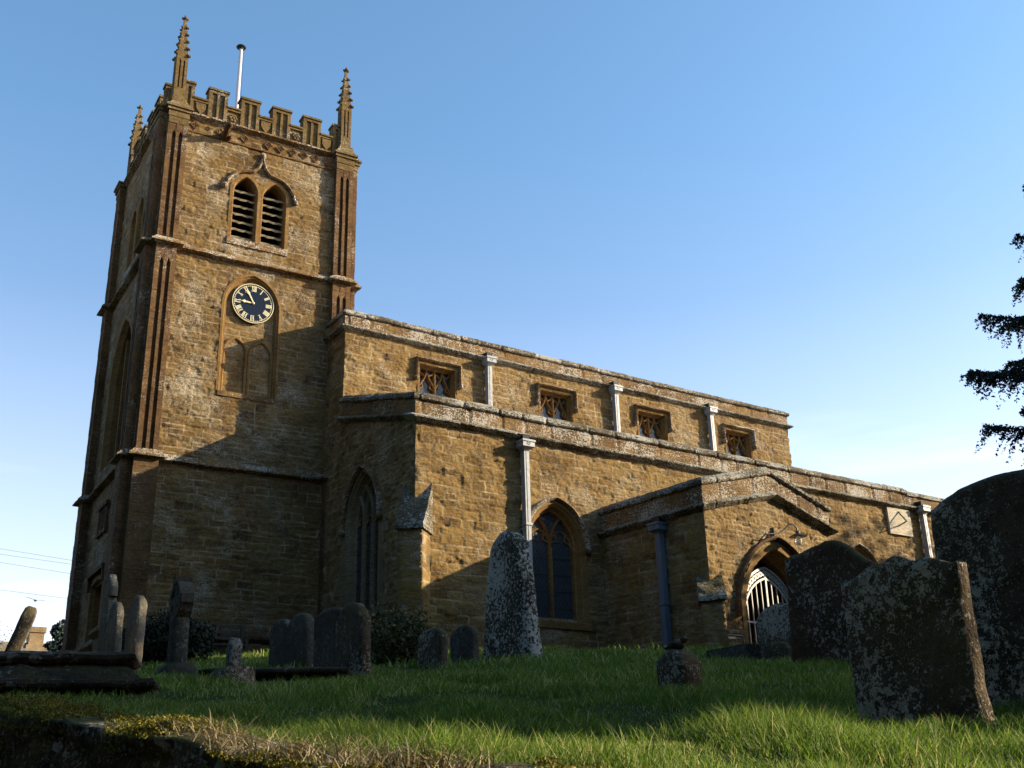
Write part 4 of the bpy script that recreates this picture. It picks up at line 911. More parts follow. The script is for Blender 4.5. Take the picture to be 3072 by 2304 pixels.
# ------------------------------------------------------------------ headstones
def slab_stone(name, label, cat, x, y, w, h, th, prof, mat, lean=(0, 0), yaw=0., n=(26, 34), rough=.012, seed=1, taper=0., sink=.25, wfun=None, group='gravestones in the churchyard', parent=None):
    """upright slab: broad face to the west (-X), width along Y; prof(s in -1..1) = top height fraction"""
    nu, nv = n; s = np.linspace(-1, 1, nu+1); t = np.linspace(0, 1, nv+1)
    S_, T_ = np.meshgrid(s, t, indexing='ij'); top = h*prof(S_); zz = -sink+(top+sink)*T_
    wf = 1+taper*(1-np.clip(zz/h, 0, 1)) if wfun is None else wfun(np.clip(zz/h, 0, 1)); yy = -S_*w/2*wf
    e = np.minimum((1-np.abs(S_))*w/2, (top-zz)); rd = np.clip(1-e/(th*.28), 0, 1); hx = th/2*(1-.38*rd**2)
    Fr = np.stack([-hx, yy, zz], -1).reshape(-1, 3); Bk = np.stack([hx, yy, zz], -1).reshape(-1, 3); V = np.concatenate([Fr, Bk])
    a = fgrid(nu+1, nv+1, False); b = fgrid(nu+1, nv+1, True)+len(Fr); N_ = len(Fr); m_ = nv+1; F = np.concatenate([a, b])
    j = np.arange(nv); i = np.arange(nu)
    L1 = np.stack([j, j+1, j+1+N_, j+N_], 1); L2 = np.stack([nu*m_+j+1, nu*m_+j, nu*m_+j+N_, nu*m_+j+1+N_], 1); L3 = np.stack([i*m_+nv, (i+1)*m_+nv, (i+1)*m_+nv+N_, i*m_+nv+N_], 1)
    F = np.concatenate([F, L1, L2, L3])
    V = roughen(V+np.array([seed*3.1, 0, 0]), rough, seed, 3.2)-np.array([seed*3.1, 0, 0]); V = roughen(V+np.array([seed*3.1, 0, 0]), rough*.5, seed+3, 11.)-np.array([seed*3.1, 0, 0])
    o = mk(name, V, F, M[mat] if isinstance(mat, str) else mat, parent, smooth=True, local=True)
    if parent is None:
        o.location = (x, y, gz(x, y)); o.rotation_euler = (R_(lean[0]), R_(lean[1]), R_(yaw)); tag(o, label, cat, group)
    return o
rnd = lambda p=2.: (lambda s: np.maximum(0, 1-np.abs(s)**p)**(1/p))
def roundtop(k=.35, p=2.): return lambda s: (1-k)+k*np.maximum(0, 1-np.abs(s)**p)**.5
def flat(k=.06): return lambda s: 1-k*np.abs(s)**3
def ogee(s): a = np.abs(s); return .80+.2*np.where(a < .55, 1-.35*(a/.55)**2, .65*(1-(a-.55)/.45)**.7)
def double(s): a = np.abs(np.abs(s)-.5)/.5; return .72+.28*np.sqrt(np.maximum(0, 1-a**2))
GS = slab_stone
GS('headstone', 'dark gravestone leaning left against the sky at the far left edge', 'gravestone', 2.35, 14.0, .62, .88, .13, flat(.2), 'grave', lean=(0, 17), yaw=-12, seed=2)
# ornate sunlit marker: shaft with broken trefoil head
st = thing('cross_memorial', 'pale sunlit carved cross memorial, tallest of the three stones by the west door', 'gravestone', (3.72, 14.9, gz(3.72, 14.9)), 'gravestones in the churchyard')
GS('shaft', 0, 0, 0, 0, .34, .78, .14, roundtop(.2), 'grave5', seed=4, parent=st, taper=.35)
GS('neck', 0, 0, 0, 0, .26, 1.0, .12, roundtop(.3), 'grave5', seed=5, parent=st, sink=-.7)
q = GS('cross_head', 0, 0, 0, 0, .30, 1.28, .10, lambda s: .86+.14*(1-np.abs(s)), 'grave5', seed=6, parent=st, sink=-.98)
GS('headstone', 'narrow round-topped headstone with a sunlit edge, smallest of the three by the west door', 'gravestone', 3.62, 14.15, .42, .90, .10, roundtop(.3), 'grave5', seed=7)
GS('headstone', 'tall round-topped headstone leaning right, right of the three stones by the west door', 'gravestone', 3.95, 14.45, .5, 1.02, .12, roundtop(.3, 1.7), 'grave5', lean=(-9, 3), seed=8)
# celtic cross
cc = thing('celtic_cross', 'tall grey Celtic cross with ringed head in front of the tower', 'gravestone', (3.83, 12.25, gz(3.83, 12.25)), 'gravestones in the churchyard'); cc.rotation_euler = (0, 0, R_(-2)); cc.scale = (.92, .92, .92)
GS('shaft', 0, 0, 0, 0, .22, .72, .20, flat(.0), 'grave2', seed=9, parent=cc, taper=.45, n=(10, 30), rough=.006)
GS('base', 0, 0, 0, 0, .52, .14, .46, flat(.0), 'grave2', seed=10, parent=cc, n=(8, 6), rough=.01)
def ring_head(parent, z, R_o, R_i, th, mat):
    mb = MB(); n = 28
    for i in range(n):
        a0, a1 = 2*math.pi*i/n, 2*math.pi*(i+1)/n
        V = [(x, r*math.cos(a), z+r*math.sin(a)) for a in (a0, a1) for x, r in ((-th/2, R_i), (-th/2, R_o), (th/2, R_o), (th/2, R_i))]
        mb.add(V, [(0, 4, 5, 1), (1, 5, 6, 2), (2, 6, 7, 3), (3, 7, 4, 0)])
    mb.build('ring', M[mat], parent, None, .004, local=True)
    mb = MB(); w = .055
    for y0, y1, z0, z1 in ((-w, w, z-R_o-.08, z+R_o+.04), (-R_o-.03, R_o+.03, z-w, z+w)): mb.box(-th*.45, th*.45, y0, y1, z0, z1)
    for sy, sz in ((0, 1),): mb.box(-th*.61, th*.61, sy*(R_o+.01)-.05, sy*(R_o+.01)+.05, z+sz*(R_o+.01)-.05, z+sz*(R_o+.01)+.05)
    mb.build('cross_arms', M[mat], parent, None, .005, local=True)
ring_head(cc, .90, .235, .15, .17, 'grave2')
# little broken cross on a block and ledger slab
lb = thing('broken_cross', 'small broken cross on a stone block, its top caught by the sun', 'gravestone', (3.7, 10.15, gz(3.7, 10.15)), 'gravestones in the churchyard')
GS('block', 0, 0, 0, 0, .42, .15, .38, flat(0), 'grave', seed=12, parent=lb, n=(10, 8), rough=.02)
q = GS('stump', 0, 0, 0, 0, .13, .46, .13, roundtop(.3), 'grave2', seed=13, parent=lb, n=(8, 14), rough=.02); q.rotation_euler = (R_(-16), R_(8), 0)
def slabmesh(name, x0, x1, y0, y1, z0, z1, mat, parent=None, rough=.012, seed=1, taper=0.):
    nx, ny = int((x1-x0)/.05)+1, int((y1-y0)/.05)+1; V = []; F = []
    X_, Y_ = np.meshgrid(np.linspace(x0, x1, nx), np.linspace(y0, y1, ny), indexing='ij'); e = np.minimum(np.minimum(X_-x0, x1-X_), np.minimum(Y_-y0, y1-Y_)); rd = np.clip(1-e/.05, 0, 1)**2*.02
    T_ = np.stack([X_, Y_, z1-rd], -1).reshape(-1, 3); B_ = np.stack([X_, Y_, z0+0*X_+rd], -1).reshape(-1, 3); N_ = len(T_)
    a = fgrid(nx, ny); b = fgrid(nx, ny, True)+N_; i = np.arange(nx-1); j = np.arange(ny-1)
    F = np.concatenate([a, b, np.stack([i*ny, i*ny+N_, (i+1)*ny+N_, (i+1)*ny], 1), np.stack([i*ny+ny-1, (i+1)*ny+ny-1, (i+1)*ny+ny-1+N_, i*ny+ny-1+N_], 1), np.stack([j, j+1, j+1+N_, j+N_], 1), np.stack([(nx-1)*ny+j, (nx-1)*ny+j+N_, (nx-1)*ny+j+1+N_, (nx-1)*ny+j+1], 1)])
    return mk(name, roughen(np.concatenate([T_, B_]), rough, seed, 5.), F, M[mat], parent, smooth=False, local=True)
lz = gz(4.2, 9.9)
ls = thing('ledger_slab', 'low mossy ledger slab raised on blocks over a dark gap', 'gravestone', (4.25, 10.3, lz-.03), 'gravestones in the churchyard'); ls.rotation_euler = (0, R_(1.5), R_(-38))
slabmesh('slab', -.72, .72, -.30, .30, .16, .235, 'tomb', ls, seed=3)
for x in (-.62, .45): slabmesh('support', x, x+.16, -.25, .25, -.2, .162, 'grave', ls, seed=5)
# coped tomb at the left
ct = thing('coped_tomb', 'long low coped stone tomb with moulded edges at the left', 'tomb', (1.55, 9.3, gz(1.55, 9.3)-.13)); ct.rotation_euler = (0, 0, R_(-22))
def coped(parent):
    def loft(name, secs, seed):
        V = []; m_ = 0; per = []
        for hx, hy, z in secs:
            ring = []
            for k_ in range(28): ring.append((-hx+2*hx*k_/28, -hy, z))
            for k_ in range(10): ring.append((hx, -hy+2*hy*k_/10, z))
            for k_ in range(28): ring.append((hx-2*hx*k_/28, hy, z))
            for k_ in range(10): ring.append((-hx, hy-2*hy*k_/10, z))
            V += ring; m_ = len(ring)
        F = [(i*m_+j, i*m_+(j+1) % m_, (i+1)*m_+(j+1) % m_, (i+1)*m_+j) for i in range(len(secs)-1) for j in range(m_)]; F.append(tuple(range((len(secs)-1)*m_, len(secs)*m_)))
        return mk(name, roughen(np.array(V), .022, seed, 6.), F, M['tomb'], parent, local=True)
    loft('base', [(1.2, .50, -.35), (1.2, .50, .08), (1.17, .47, .11)], 1)
    loft('lower_moulding', [(1.10, .40, .10), (1.10, .40, .15), (1.17, .47, .16), (1.205, .505, .185), (1.21, .51, .21), (1.19, .49, .24), (1.12, .42, .25)], 2)
    loft('coped_lid', [(1.10, .40, .25), (1.00, .30, .33), (.93, .20, .375), (.99, .23, .39), (1.02, .25, .42), (1.01, .245, .455), (.96, .20, .475), (.90, .14, .485)], 3)
coped(ct)
# pairs near the tower
GS('double_headstone', 'twin-humped lichened headstone in front of the tower base', 'gravestone', 5.9, 14.0, 1.2, .72, .15, double, 'grave2', seed=20, taper=.06, n=(44, 30))
GS('headstone', 'grey square-shouldered headstone standing behind the darker pointed one', 'gravestone', 5.75, 12.45, .74, .76, .13, lambda s: .90+.10*(1-np.abs(s)**3), 'grave2', seed=21)
GS('headstone', 'dark round-shouldered headstone with a bulging top beside the shrub', 'gravestone', 5.22, 10.74, .62, .80, .13, lambda s: np.where(np.abs(s) > .72, .80, .86+.14*np.sqrt(np.maximum(0, 1-(s/.72)**2))), 'grave', seed=22, taper=.1)
GS('headstone', 'small dark round-topped headstone just right of the shrub', 'gravestone', 7.19, 12.48, .64, .48, .12, roundtop(.3), 'grave', seed=23)
GS('headstone', 'small grey round-topped headstone left of the tall white-blotched stone', 'gravestone', 8.02, 13.03, .60, .52, .12, roundtop(.32), 'grave2', seed=24)
GS('tall_gravestone', 'very tall tapering gravestone blotched white, in front of the aisle window', 'gravestone', 9.17, 13.58, 1.0, 1.92, .26, lambda s: .86+.14*np.sqrt(np.maximum(0, 1-s**2)), 'grave3', seed=25, wfun=lambda t: .60+.72*np.clip(1-t, 0, 1)**.75, rough=.02, n=(34, 60))
# small stone with a bird ornament
so_ = GS('headstone', 'very small round-topped memorial with a carved bird on top, alone in the grass', 'gravestone', 5.16, 5.64, .30, .30, .20, roundtop(.45), 'grave', seed=26, n=(14, 14), rough=.006, sink=.1)
mb = MB(); mb.ball((0, 0, .325), .035, .075, .032, 10, 6); mb.ball((0, -.075, .36), .022, .028, .024, 8, 6); mb.ball((0, -.105, .358), .007, .016, .007, 6, 4); mb.ball((0, .085, .322), .018, .05, .012, 6, 5); mb.ball((-.03, .01, .335), .012, .055, .022, 6, 5); mb.ball((.03, .01, .335), .012, .055, .022, 6, 5)
mb.build('bird_ornament', M['grave2'], so_, None, .004, local=True, smooth=True)
GS('headstone', 'lichened round-topped headstone standing before the white gate', 'gravestone', 12.15, 11.05, .86, .80, .14, roundtop(.32), 'grave', seed=27)
GS('footstone', 'little dark scallop-topped footstone in front of the gate headstone', 'gravestone', 11.2, 10.3, .44, .26, .10, roundtop(.45), 'grave', seed=28, n=(14, 14))
GS('headstone', 'large reddish mossy gravestone with curved shoulders, third from the right edge', 'gravestone', 9.75, 8.1, 1.2, 1.40, .19, lambda s: .90+.08*np.cos(s*2.6)-.05*s+.02*np.sin(s*5), 'grave4', lean=(2.5, 0), seed=29, rough=.02, taper=.02)
GS('headstone', 'big square lichened headstone with a sunlit edge, nearest at the right', 'gravestone', 4.20, 3.08, .64, .745, .10, lambda s: .96+.04*np.cos(s*3.1)+.012*np.sin(s*11+1)-.02*s, 'grave', lean=(-.6, 0), yaw=-2, seed=30, n=(50, 56), rough=.02, taper=-.02)
GS('headstone', 'huge dark gravestone with an arched top rising at the right edge', 'gravestone', 5.95, 3.52, 1.15, 1.33, .18, lambda s: .84+.16*np.sqrt(np.maximum(0, 1-(s*.93)**2)), 'grave', lean=(2.5, 0), seed=31, n=(50, 60), rough=.02)
GS('headstone', 'low dark stone block at the extreme right edge, in front of the huge stone', 'gravestone', 4.42, 2.42, .36, .34, .14, flat(.1), 'grave', seed=32)
# kerbed grave before the porch
kg = thing('kerbed_grave', 'low stone grave kerb in the grass before the gate', 'grave kerb', (12.7, 11.95, gz(12.7, 11.95)))
mb = MB(); mb.box(-.8, .8, -.42, -.30, -.3, .13); mb.box(-.8, .8, .30, .42, -.3, .13); mb.box(-.8, -.68, -.30, .30, -.3, .128); mb.box(.68, .8, -.30, .30, -.3, .128); mb.build('kerb', M['grave2'], kg, None, .012, local=True)
# bench against the tower
bn = thing('bench', 'dark wooden slatted bench against the foot of the tower', 'bench', tuple(FT(np.array([[9.3, 26.3, 3.2]]))[0])); bz = gz(9.3, 26.3)
mb = MB()
for k_ in range(3): mb.box(8.5, 10.1, 26.32+.14*k_, 26.42+.14*k_, bz+.42, bz+.45)
mb.build('seat', M['wood'], bn, FT)
mb = MB()
for z in (.62, .76, .90): mb.box(8.5, 10.1, 26.76, 26.79, bz+z, bz+z+.09)
mb.build('backrest', M['wood'], bn, FT)
for x in (8.55, 9.98):
    for y, h in ((26.34, .62), (26.72, .98)):
        mb = MB(); mb.box(x, x+.07, y, y+.07, bz-.1, bz+h); mb.build('leg', M['wood'], bn, FT)
# ------------------------------------------------------------------ retaining wall with moss
EL_ = np.concatenate([[0], np.cumsum(np.hypot(*np.diff(EA, axis=0).T))])
def edge_at(s): return np.interp(s, EL_, EA[:, 0]), np.interp(s, EL_, EA[:, 1])
s0 = EL_[1]; s1_ = EL_[11]; ss = []; s = s0
while s < s1_:
    ss.append(s); x, y = edge_at(s); s += .022 if math.hypot(x, y) < 8 else .08
ss = np.array(ss); ex, ey = edge_at(ss)
ker = np.ones(25)/25
exs = np.convolve(np.pad(ex, 12, 'edge'), ker, 'valid'); eys = np.convolve(np.pad(ey, 12, 'edge'), ker, 'valid')
tx = np.gradient(exs); ty = np.gradient(eys); tl = np.hypot(tx, ty); nx_, ny_ = ty/tl, -tx/tl       # outward: away from the churchyard
sgn_ = np.sign(-edge_dist(exs[50:51]+nx_[50:51]*.2, eys[50:51]+ny_[50:51]*.2))[0]; nx_, ny_ = nx_*sgn_, ny_*sgn_
zt = yard(exs-nx_*.3, eys-ny_*.3)+.04*np.clip((eys-2.9)/1.5, -.4, 1); zl = np.clip(-1.62+.09*eys, -2.2, 2.9)-.2
nc = 46; prof_t = np.linspace(0, 1, nc); Vw = []; To = []; Mo = []
hh = np.maximum(zt-zl, .3); nb_ = 34
U_ = np.repeat(ss[:, None], nb_+12, 1); rows = []
for j in range(nb_+12):
    if j < nb_: t = j/(nb_-1); out = .16-.05*t; z = zl+(zt-zl)*t; 
    else: t = (j-nb_+1)/12; out = .11-.46*t; z = zt+.03*math.sin(t*math.pi)
    rows.append((np.broadcast_to(out, ss.shape), z))
OUT = np.stack([r[0] for r in rows], 1); ZZ = np.stack([r[1] for r in rows], 1); PR = ZZ.copy(); PR[:, nb_:] = zt[:, None]+(0.11-OUT[:, nb_:])
d, tone, mort = masonry(U_, PR-zl.min(), 600, (.09, .2), (.15, .45), 1.5, .06); d = d+.035*fbm(U_, PR, U_*0, 2.5, 3, 9)
mos = np.clip(fbm(U_, PR, U_*0, 2.6, 4, 77)*3.+.2+.5*fbm(U_, PR, U_*0, 14, 2, 79), 0, 1)*np.clip((PR-(zt[:, None]-.12))/.1, 0, 1)*np.clip((.1-np.abs(OUT+.02))/.05+1, 0, 1)
side_w = np.clip((nb_+2-np.arange(nb_+12))/4, 0, 1)[None]
Vw = np.stack([exs[:, None]+nx_[:, None]*(OUT+d*side_w), eys[:, None]+ny_[:, None]*(OUT+d*side_w), ZZ+d*(1-side_w)], -1)
M['rwall'] = stone('old_retaining_wall', [(0, (.05, .036, .022)), (.4, (.12, .085, .05)), (.8, (.19, .14, .085)), (1, (.25, .2, .13))], lichen=.4, lscale=16, mortar=(.05, .04, .03), bump=1., dark=.4, licol=(.5, .46, .38), moss=.9)
rw = mk('retaining_wall', Vw.reshape(-1, 3), fgrid(len(ss), nb_+12, False), M['rwall'], None, {'tone': tone.ravel(), 'mort': mort.ravel()}, smooth=True)
tag(rw, 'old dark rubble retaining wall edging the raised churchyard, mossy on top', 'wall')
topd = .03*fbm(U_, PR, U_*0, 3.5, 4, 88)
Pm = np.stack([exs[:, None]+nx_[:, None]*(OUT+d*side_w), eys[:, None]+ny_[:, None]*(OUT+d*side_w), ZZ+topd*(1-side_w)], -1)
rw.data.vertices.foreach_set('co', Pm.ravel()); rw.data.update()
rm = np.random.RandomState(12); mi = np.argwhere(mos > .05); near = np.hypot(exs[mi[:, 0]], eys[mi[:, 0]]) < 9; mi = mi[near]
mi = mi[rm.randint(0, len(mi), 130000)]; mk_ = mos[mi[:, 0], mi[:, 1]]; keepm = rm.rand(len(mi)) < .3+.7*mk_; mi = mi[keepm]; mk_ = mk_[keepm]
base_p = Pm[mi[:, 0], mi[:, 1]]+rm.randn(len(mi), 3)*np.array([.012, .012, .004]); base_p[:, 2] += rm.rand(len(mi))*.045*np.sqrt(mk_)*(1+.5*fbm(base_p[:, 0], base_p[:, 1], base_p[:, 2], 9, 2, 4))
# ------------------------------------------------------------------ grass
def blades(name, mat, X_, Y_, Z0, H, Wd, seed, lean=.35, tone=None, label=None):
    rng = np.random.RandomState(seed); n = len(X_); a = rng.rand(n)*2*math.pi; la = rng.rand(n)*2*math.pi; ln = H*lean*(.4+rng.rand(n)*1.3)
    ts = np.array([0, .4, .75, 1.]); ws = np.array([1, .8, .45, 0.]); V = np.zeros((n, 7, 3)); k_ = 0
    for t, w_ in zip(ts, ws):
        cx = X_+np.cos(la)*ln*t**2; cy = Y_+np.sin(la)*ln*t**2; cz = Z0+H*(t-.22*(ln/np.maximum(H, 1e-6))*t**2.5)
        if t < 1:
            V[:, k_, 0] = cx-np.cos(a)*Wd*w_/2; V[:, k_, 1] = cy-np.sin(a)*Wd*w_/2; V[:, k_, 2] = cz; k_ += 1
            V[:, k_, 0] = cx+np.cos(a)*Wd*w_/2; V[:, k_, 1] = cy+np.sin(a)*Wd*w_/2; V[:, k_, 2] = cz; k_ += 1
        else: V[:, k_, 0] = cx; V[:, k_, 1] = cy; V[:, k_, 2] = cz; k_ += 1
    b = np.arange(n)[:, None]*7
    T3 = np.concatenate([b+np.array(q)[None] for q in ((0, 1, 3), (0, 3, 2), (2, 3, 5), (2, 5, 4), (4, 5, 6))]); tn = rng.rand(n) if tone is None else tone
    o = mk(name, V.reshape(-1, 3), T3, M[mat], None, {'tone': np.repeat(tn, 7)}); tag(o, label, 'grass', kind='stuff'); return o
rng = np.random.RandomState(5)
def scatter(r0, r1, dens, a0=-12, a1=82):
    area = R_(a1-a0)*(r1*r1-r0*r0)/2; n = int(area*dens); r = np.sqrt(r0*r0+rng.rand(n)*(r1*r1-r0*r0)); a = R_(a0)+rng.rand(n)*R_(a1-a0); return r*np.sin(a), r*np.cos(a)
gx, gy, gh, gw_ = [], [], [], []
for r0, r1, dn, h, w_ in ((1.6, 4.8, 8200, .068, .0044), (4.8, 8, 3800, .062, .0062), (8, 14, 1200, .062, .0105), (14, 24, 300, .075, .02), (24, 40, 60, .10, .04)):
    x, y = scatter(r0, r1, dn); tus = fbm(x, y, x*0, 1.9, 3, 61); keep = (edge_dist(x, y) > .16+.05*tus)&(rng.rand(len(x)) < .75+.5*tus)
    keep &= ~((x > 12.1)&(y > 22))&~((x > 7.0)&(x < 13)&(y > 27)); x, y, tus = x[keep], y[keep], tus[keep]
    gx.append(x); gy.append(y); gh.append(h*(.55+.75*rng.rand(len(x)))*(1+1.7*np.clip(tus+.08, -.3, 1))); gw_.append(np.full(len(x), w_)*(.6+.8*rng.rand(len(x))))
gx, gy, gh, gw_ = map(np.concatenate, (gx, gy, gh, gw_)); dry = fbm(gx, gy, gx*0, 1.3, 3, 91)
tn = np.clip(rng.rand(len(gx))*.55+.12*dry+.1, 0, .62); tn = np.where(rng.rand(len(gx)) < .10+.6*np.clip(dry-.05, 0, 1), .75+.25*rng.rand(len(gx)), tn)
blades('grass', 'grass', gx, gy, yard(gx, gy)-.012, gh, gw_, 7, .5, tn, 'rough uncut green grass over the churchyard slope')
# dry tangle hanging over the wall edge at the bottom
st_ = []; n = 700; sA = np.interp(3.9, EA[::-1][:, 1], EL_[::-1]); sB = np.interp(2.6, EA[::-1][:, 1], EL_[::-1]); sv = sA+rng.rand(n)*(sB-sA); x, y = edge_at(sv); ixs = np.clip(np.searchsorted(ss, sv), 0, len(ss)-1); offo = -.07+.22*rng.rand(n)
x = exs[ixs]+nx_[ixs]*offo; y = eys[ixs]+ny_[ixs]*offo; Ld = .03+.09*rng.rand(n)
blades('dry_grass', 'straw', x, y, zt[ixs]+.01+.03*rng.rand(n), Ld, np.full(n, .0045), 17, 1.5, None, 'tangled pale dead grass along the top of the wall')
# ------------------------------------------------------------------ trees and shrubs
def leaf_cloud(P, size, seed, flat_=0.):
    rng = np.random.RandomState(seed); n = len(P); d = rng.randn(n, 3); d /= np.linalg.norm(d, axis=1)[:, None]; e = rng.randn(n, 3); e -= (e*d).sum(1)[:, None]*d; e /= np.linalg.norm(e, axis=1)[:, None]
    s = size*(.6+.8*rng.rand(n))[:, None]; V = np.stack([P-d*s, P+e*s*.5, P+d*s, P-e*s*.5], 1).reshape(-1, 3)
    return V, (np.arange(n)[:, None]*4+np.arange(4)[None]), np.repeat(rng.rand(n), 4)
M['mossleaf'] = leafmat('moss_tufts', (.06, .065, .008), (.15, .14, .014), (.26, .21, .02), .25)
Vq, Fq_, tq = leaf_cloud(base_p, .0065, 5); mk('moss', Vq, Fq_, M['mossleaf'], rw, {'tone': tq})
def bush(name, label, cat, x, y, rx, ry, h, n, mat, seed, size=.045, group=None, z=None, spiky=False):
    z0 = gz(x, y) if z is None else z; rng = np.random.RandomState(seed); o = thing(name, label, cat, (x, y, z0), group)
    d = rng.randn(n, 3); d /= np.linalg.norm(d, axis=1)[:, None]; r = rng.rand(n)**.45; P = d*r[:, None]*np.array([rx, ry, h*.55])
    P *= (1+.35*fbm(d[:, 0], d[:, 1], d[:, 2], 2.2, 3, seed))[:, None]; P[:, 2] = np.abs(P[:, 2]+h*.42)
    if spiky:
        k_ = n//4; a = rng.rand(k_); b = rng.randint(0, 26, k_); ang = b*2.4; bx = np.cos(ang)*rx*.7*(b/26.); by = np.sin(ang)*ry*.7*(b/26.); P = np.concatenate([P, np.stack([bx*(1+.25*a), by*(1+.25*a), h*(.5+.75*a*(1-.3*hsh(b, b*0+seed)))], 1)+rng.randn(k_, 3)*.03])
    V, F, t = leaf_cloud(P, size, seed+1); mk('foliage', V, F, M[mat], o, {'tone': t}, local=True)
    mb = MB()
    for k_ in range(7): a = k_*.9; mb.tube([(0, 0, -.1), (rx*.3*math.cos(a), ry*.3*math.sin(a), h*.4), (rx*.6*math.cos(a), ry*.6*math.sin(a), h*.75)], .02, 5, .008)
    mb.build('stem', M['bark'], o, local=True); return o
bush('shrub', 'small dark shrub with sunlit tips at the corner of the aisle', 'shrub', 7.4, 13.75, .62, .62, .66, 4200, 'leaf2', 3, .03, spiky=True)
bush('shrub', 'dense black-green bush at the foot of the tower, behind the Celtic cross', 'shrub', 5.6, 18.5, 0.8, 0.8, .85, 8000, 'leaf', 4, .035)
def broadleaf(name, label, cat, x, y, H, rad, nl, mat, seed, size=.16, zb=.18, group=None):
    z0 = gz(x, y); o = thing(name, label, cat, (x, y, z0-.1), group); rng = random.Random(seed); rn = np.random.RandomState(seed)
    mb = MB(); mb.tube([(0, 0, 0), (.1, .05, H*.25), (-.05, .1, H*.5), (.05, 0, H*.85)], .05*rad+.12, 9, .05); tips = []
    for k_ in range(22):
        a = k_*2.4; f = .2+.75*k_/22; r = rad*(1-abs(f-.45)*1.1)*rng.uniform(.6, 1); p0 = Vector((0, 0, H*f*.8)); p1 = p0+Vector((math.cos(a)*r, math.sin(a)*r, H*.10*rng.uniform(-.2, 1))); mb.tube([p0, p0.lerp(p1, .5)+Vector((0, 0, .1)), p1], .07, 5, .02); tips.append(p1); tips.append(p0.lerp(p1, .6))
    mb.build('trunk', M['bark'], o, local=True)
    cen = np.array([tuple(t) for t in tips]); idx = rn.randint(0, len(cen), nl); d = rn.randn(nl, 3)*np.array([rad*.24, rad*.24, H*.075]); P = cen[idx]+d; P[:, 2] = np.clip(P[:, 2], H*zb*.4, H*1.02)
    V, F, t = leaf_cloud(P, size, seed+1); mk('crown', V, F, M[mat], o, {'tone': t}, local=True); return o
def copy_tree(o, loc, rz, sc, label):
    r = o.copy(); C.objects.link(r); r.location = loc; r.rotation_euler = (0, 0, rz); r.scale = sc; r['label'] = label
    for ch in list(o.children):
        c_ = ch.copy(); C.objects.link(c_); c_.parent = r
    return r
# evergreen boundary trees east and south-east of the churchyard: they throw the long shade over the grass
SH = [(26.0, -4.95, 13.8, 2.25), (27.0, -1.9, 11.2, 3.0), (26, 1.6, 10.4, 3.3), (28, 5.7, 12.5, 3.1), (30.5, 8.0, 11.0, 2.4)]
base = None
for k_, (x, y, H, r) in enumerate(SH):
    lb_ = 'evergreen boundary tree number %s beyond the right edge, shading the grass' % ['one', 'two', 'three', 'four', 'five', 'six'][k_]
    lb_ = 'dense evergreen tree of the boundary row beyond the right edge'
    if base is None: base = broadleaf('evergreen_tree', lb_, 'tree', x, y, 10., 3.0, 60000, 'leaf', 50, .28, group='evergreen trees of the boundary row'); base.scale = (r/3., r/3., H/10.)
    else: copy_tree(base, (x, y, gz(x, y)-.1), k_*1.3, (r/3., r/3., H/10.), lb_)
SKY_BLOCK_BELT = [(-26, -16, 21, 7), (-15, -18, 23, 7.5), (-4, -17, 22, 7), (7, -19, 23, 7.5), (17, -23, 20, 7), (-20, -6, 22, 6.5), (-17, 6, 23, 6.5), (-15, 18, 24, 6.5), (-14, 30, 24, 6.5), (-12, 43, 22, 6)]  # unseen trees added south and west to block sky light and deepen the shade
sky_block_belt = None
for k_, (x, y, H, r) in enumerate(SKY_BLOCK_BELT):
    lb_ = 'added tall evergreen out of view, blocking sky light'
    if sky_block_belt is None: sky_block_belt = broadleaf('evergreen_tree', lb_, 'tree', x, y, 17., 7.0, 9000, 'leaf', 80, .6, group='added evergreens out of view, blocking sky light'); sky_block_belt.location.z = -2
    else: copy_tree(sky_block_belt, (x, y, -2.), k_*1.7, (r/7., r/7., H/17.), lb_)
broadleaf('loose_tree', 'loose small tree beyond the right edge, dappling the porch with shade', 'tree', 33.5, 10.8, 8.4, 2.7, 5200, 'leaf', 92, .26)
broadleaf('loose_tree', 'loose thin tree beyond the churchyard, east of the porch', 'tree', 44., 13., 13.5, 3.4, 2600, 'leaf', 91, .22)
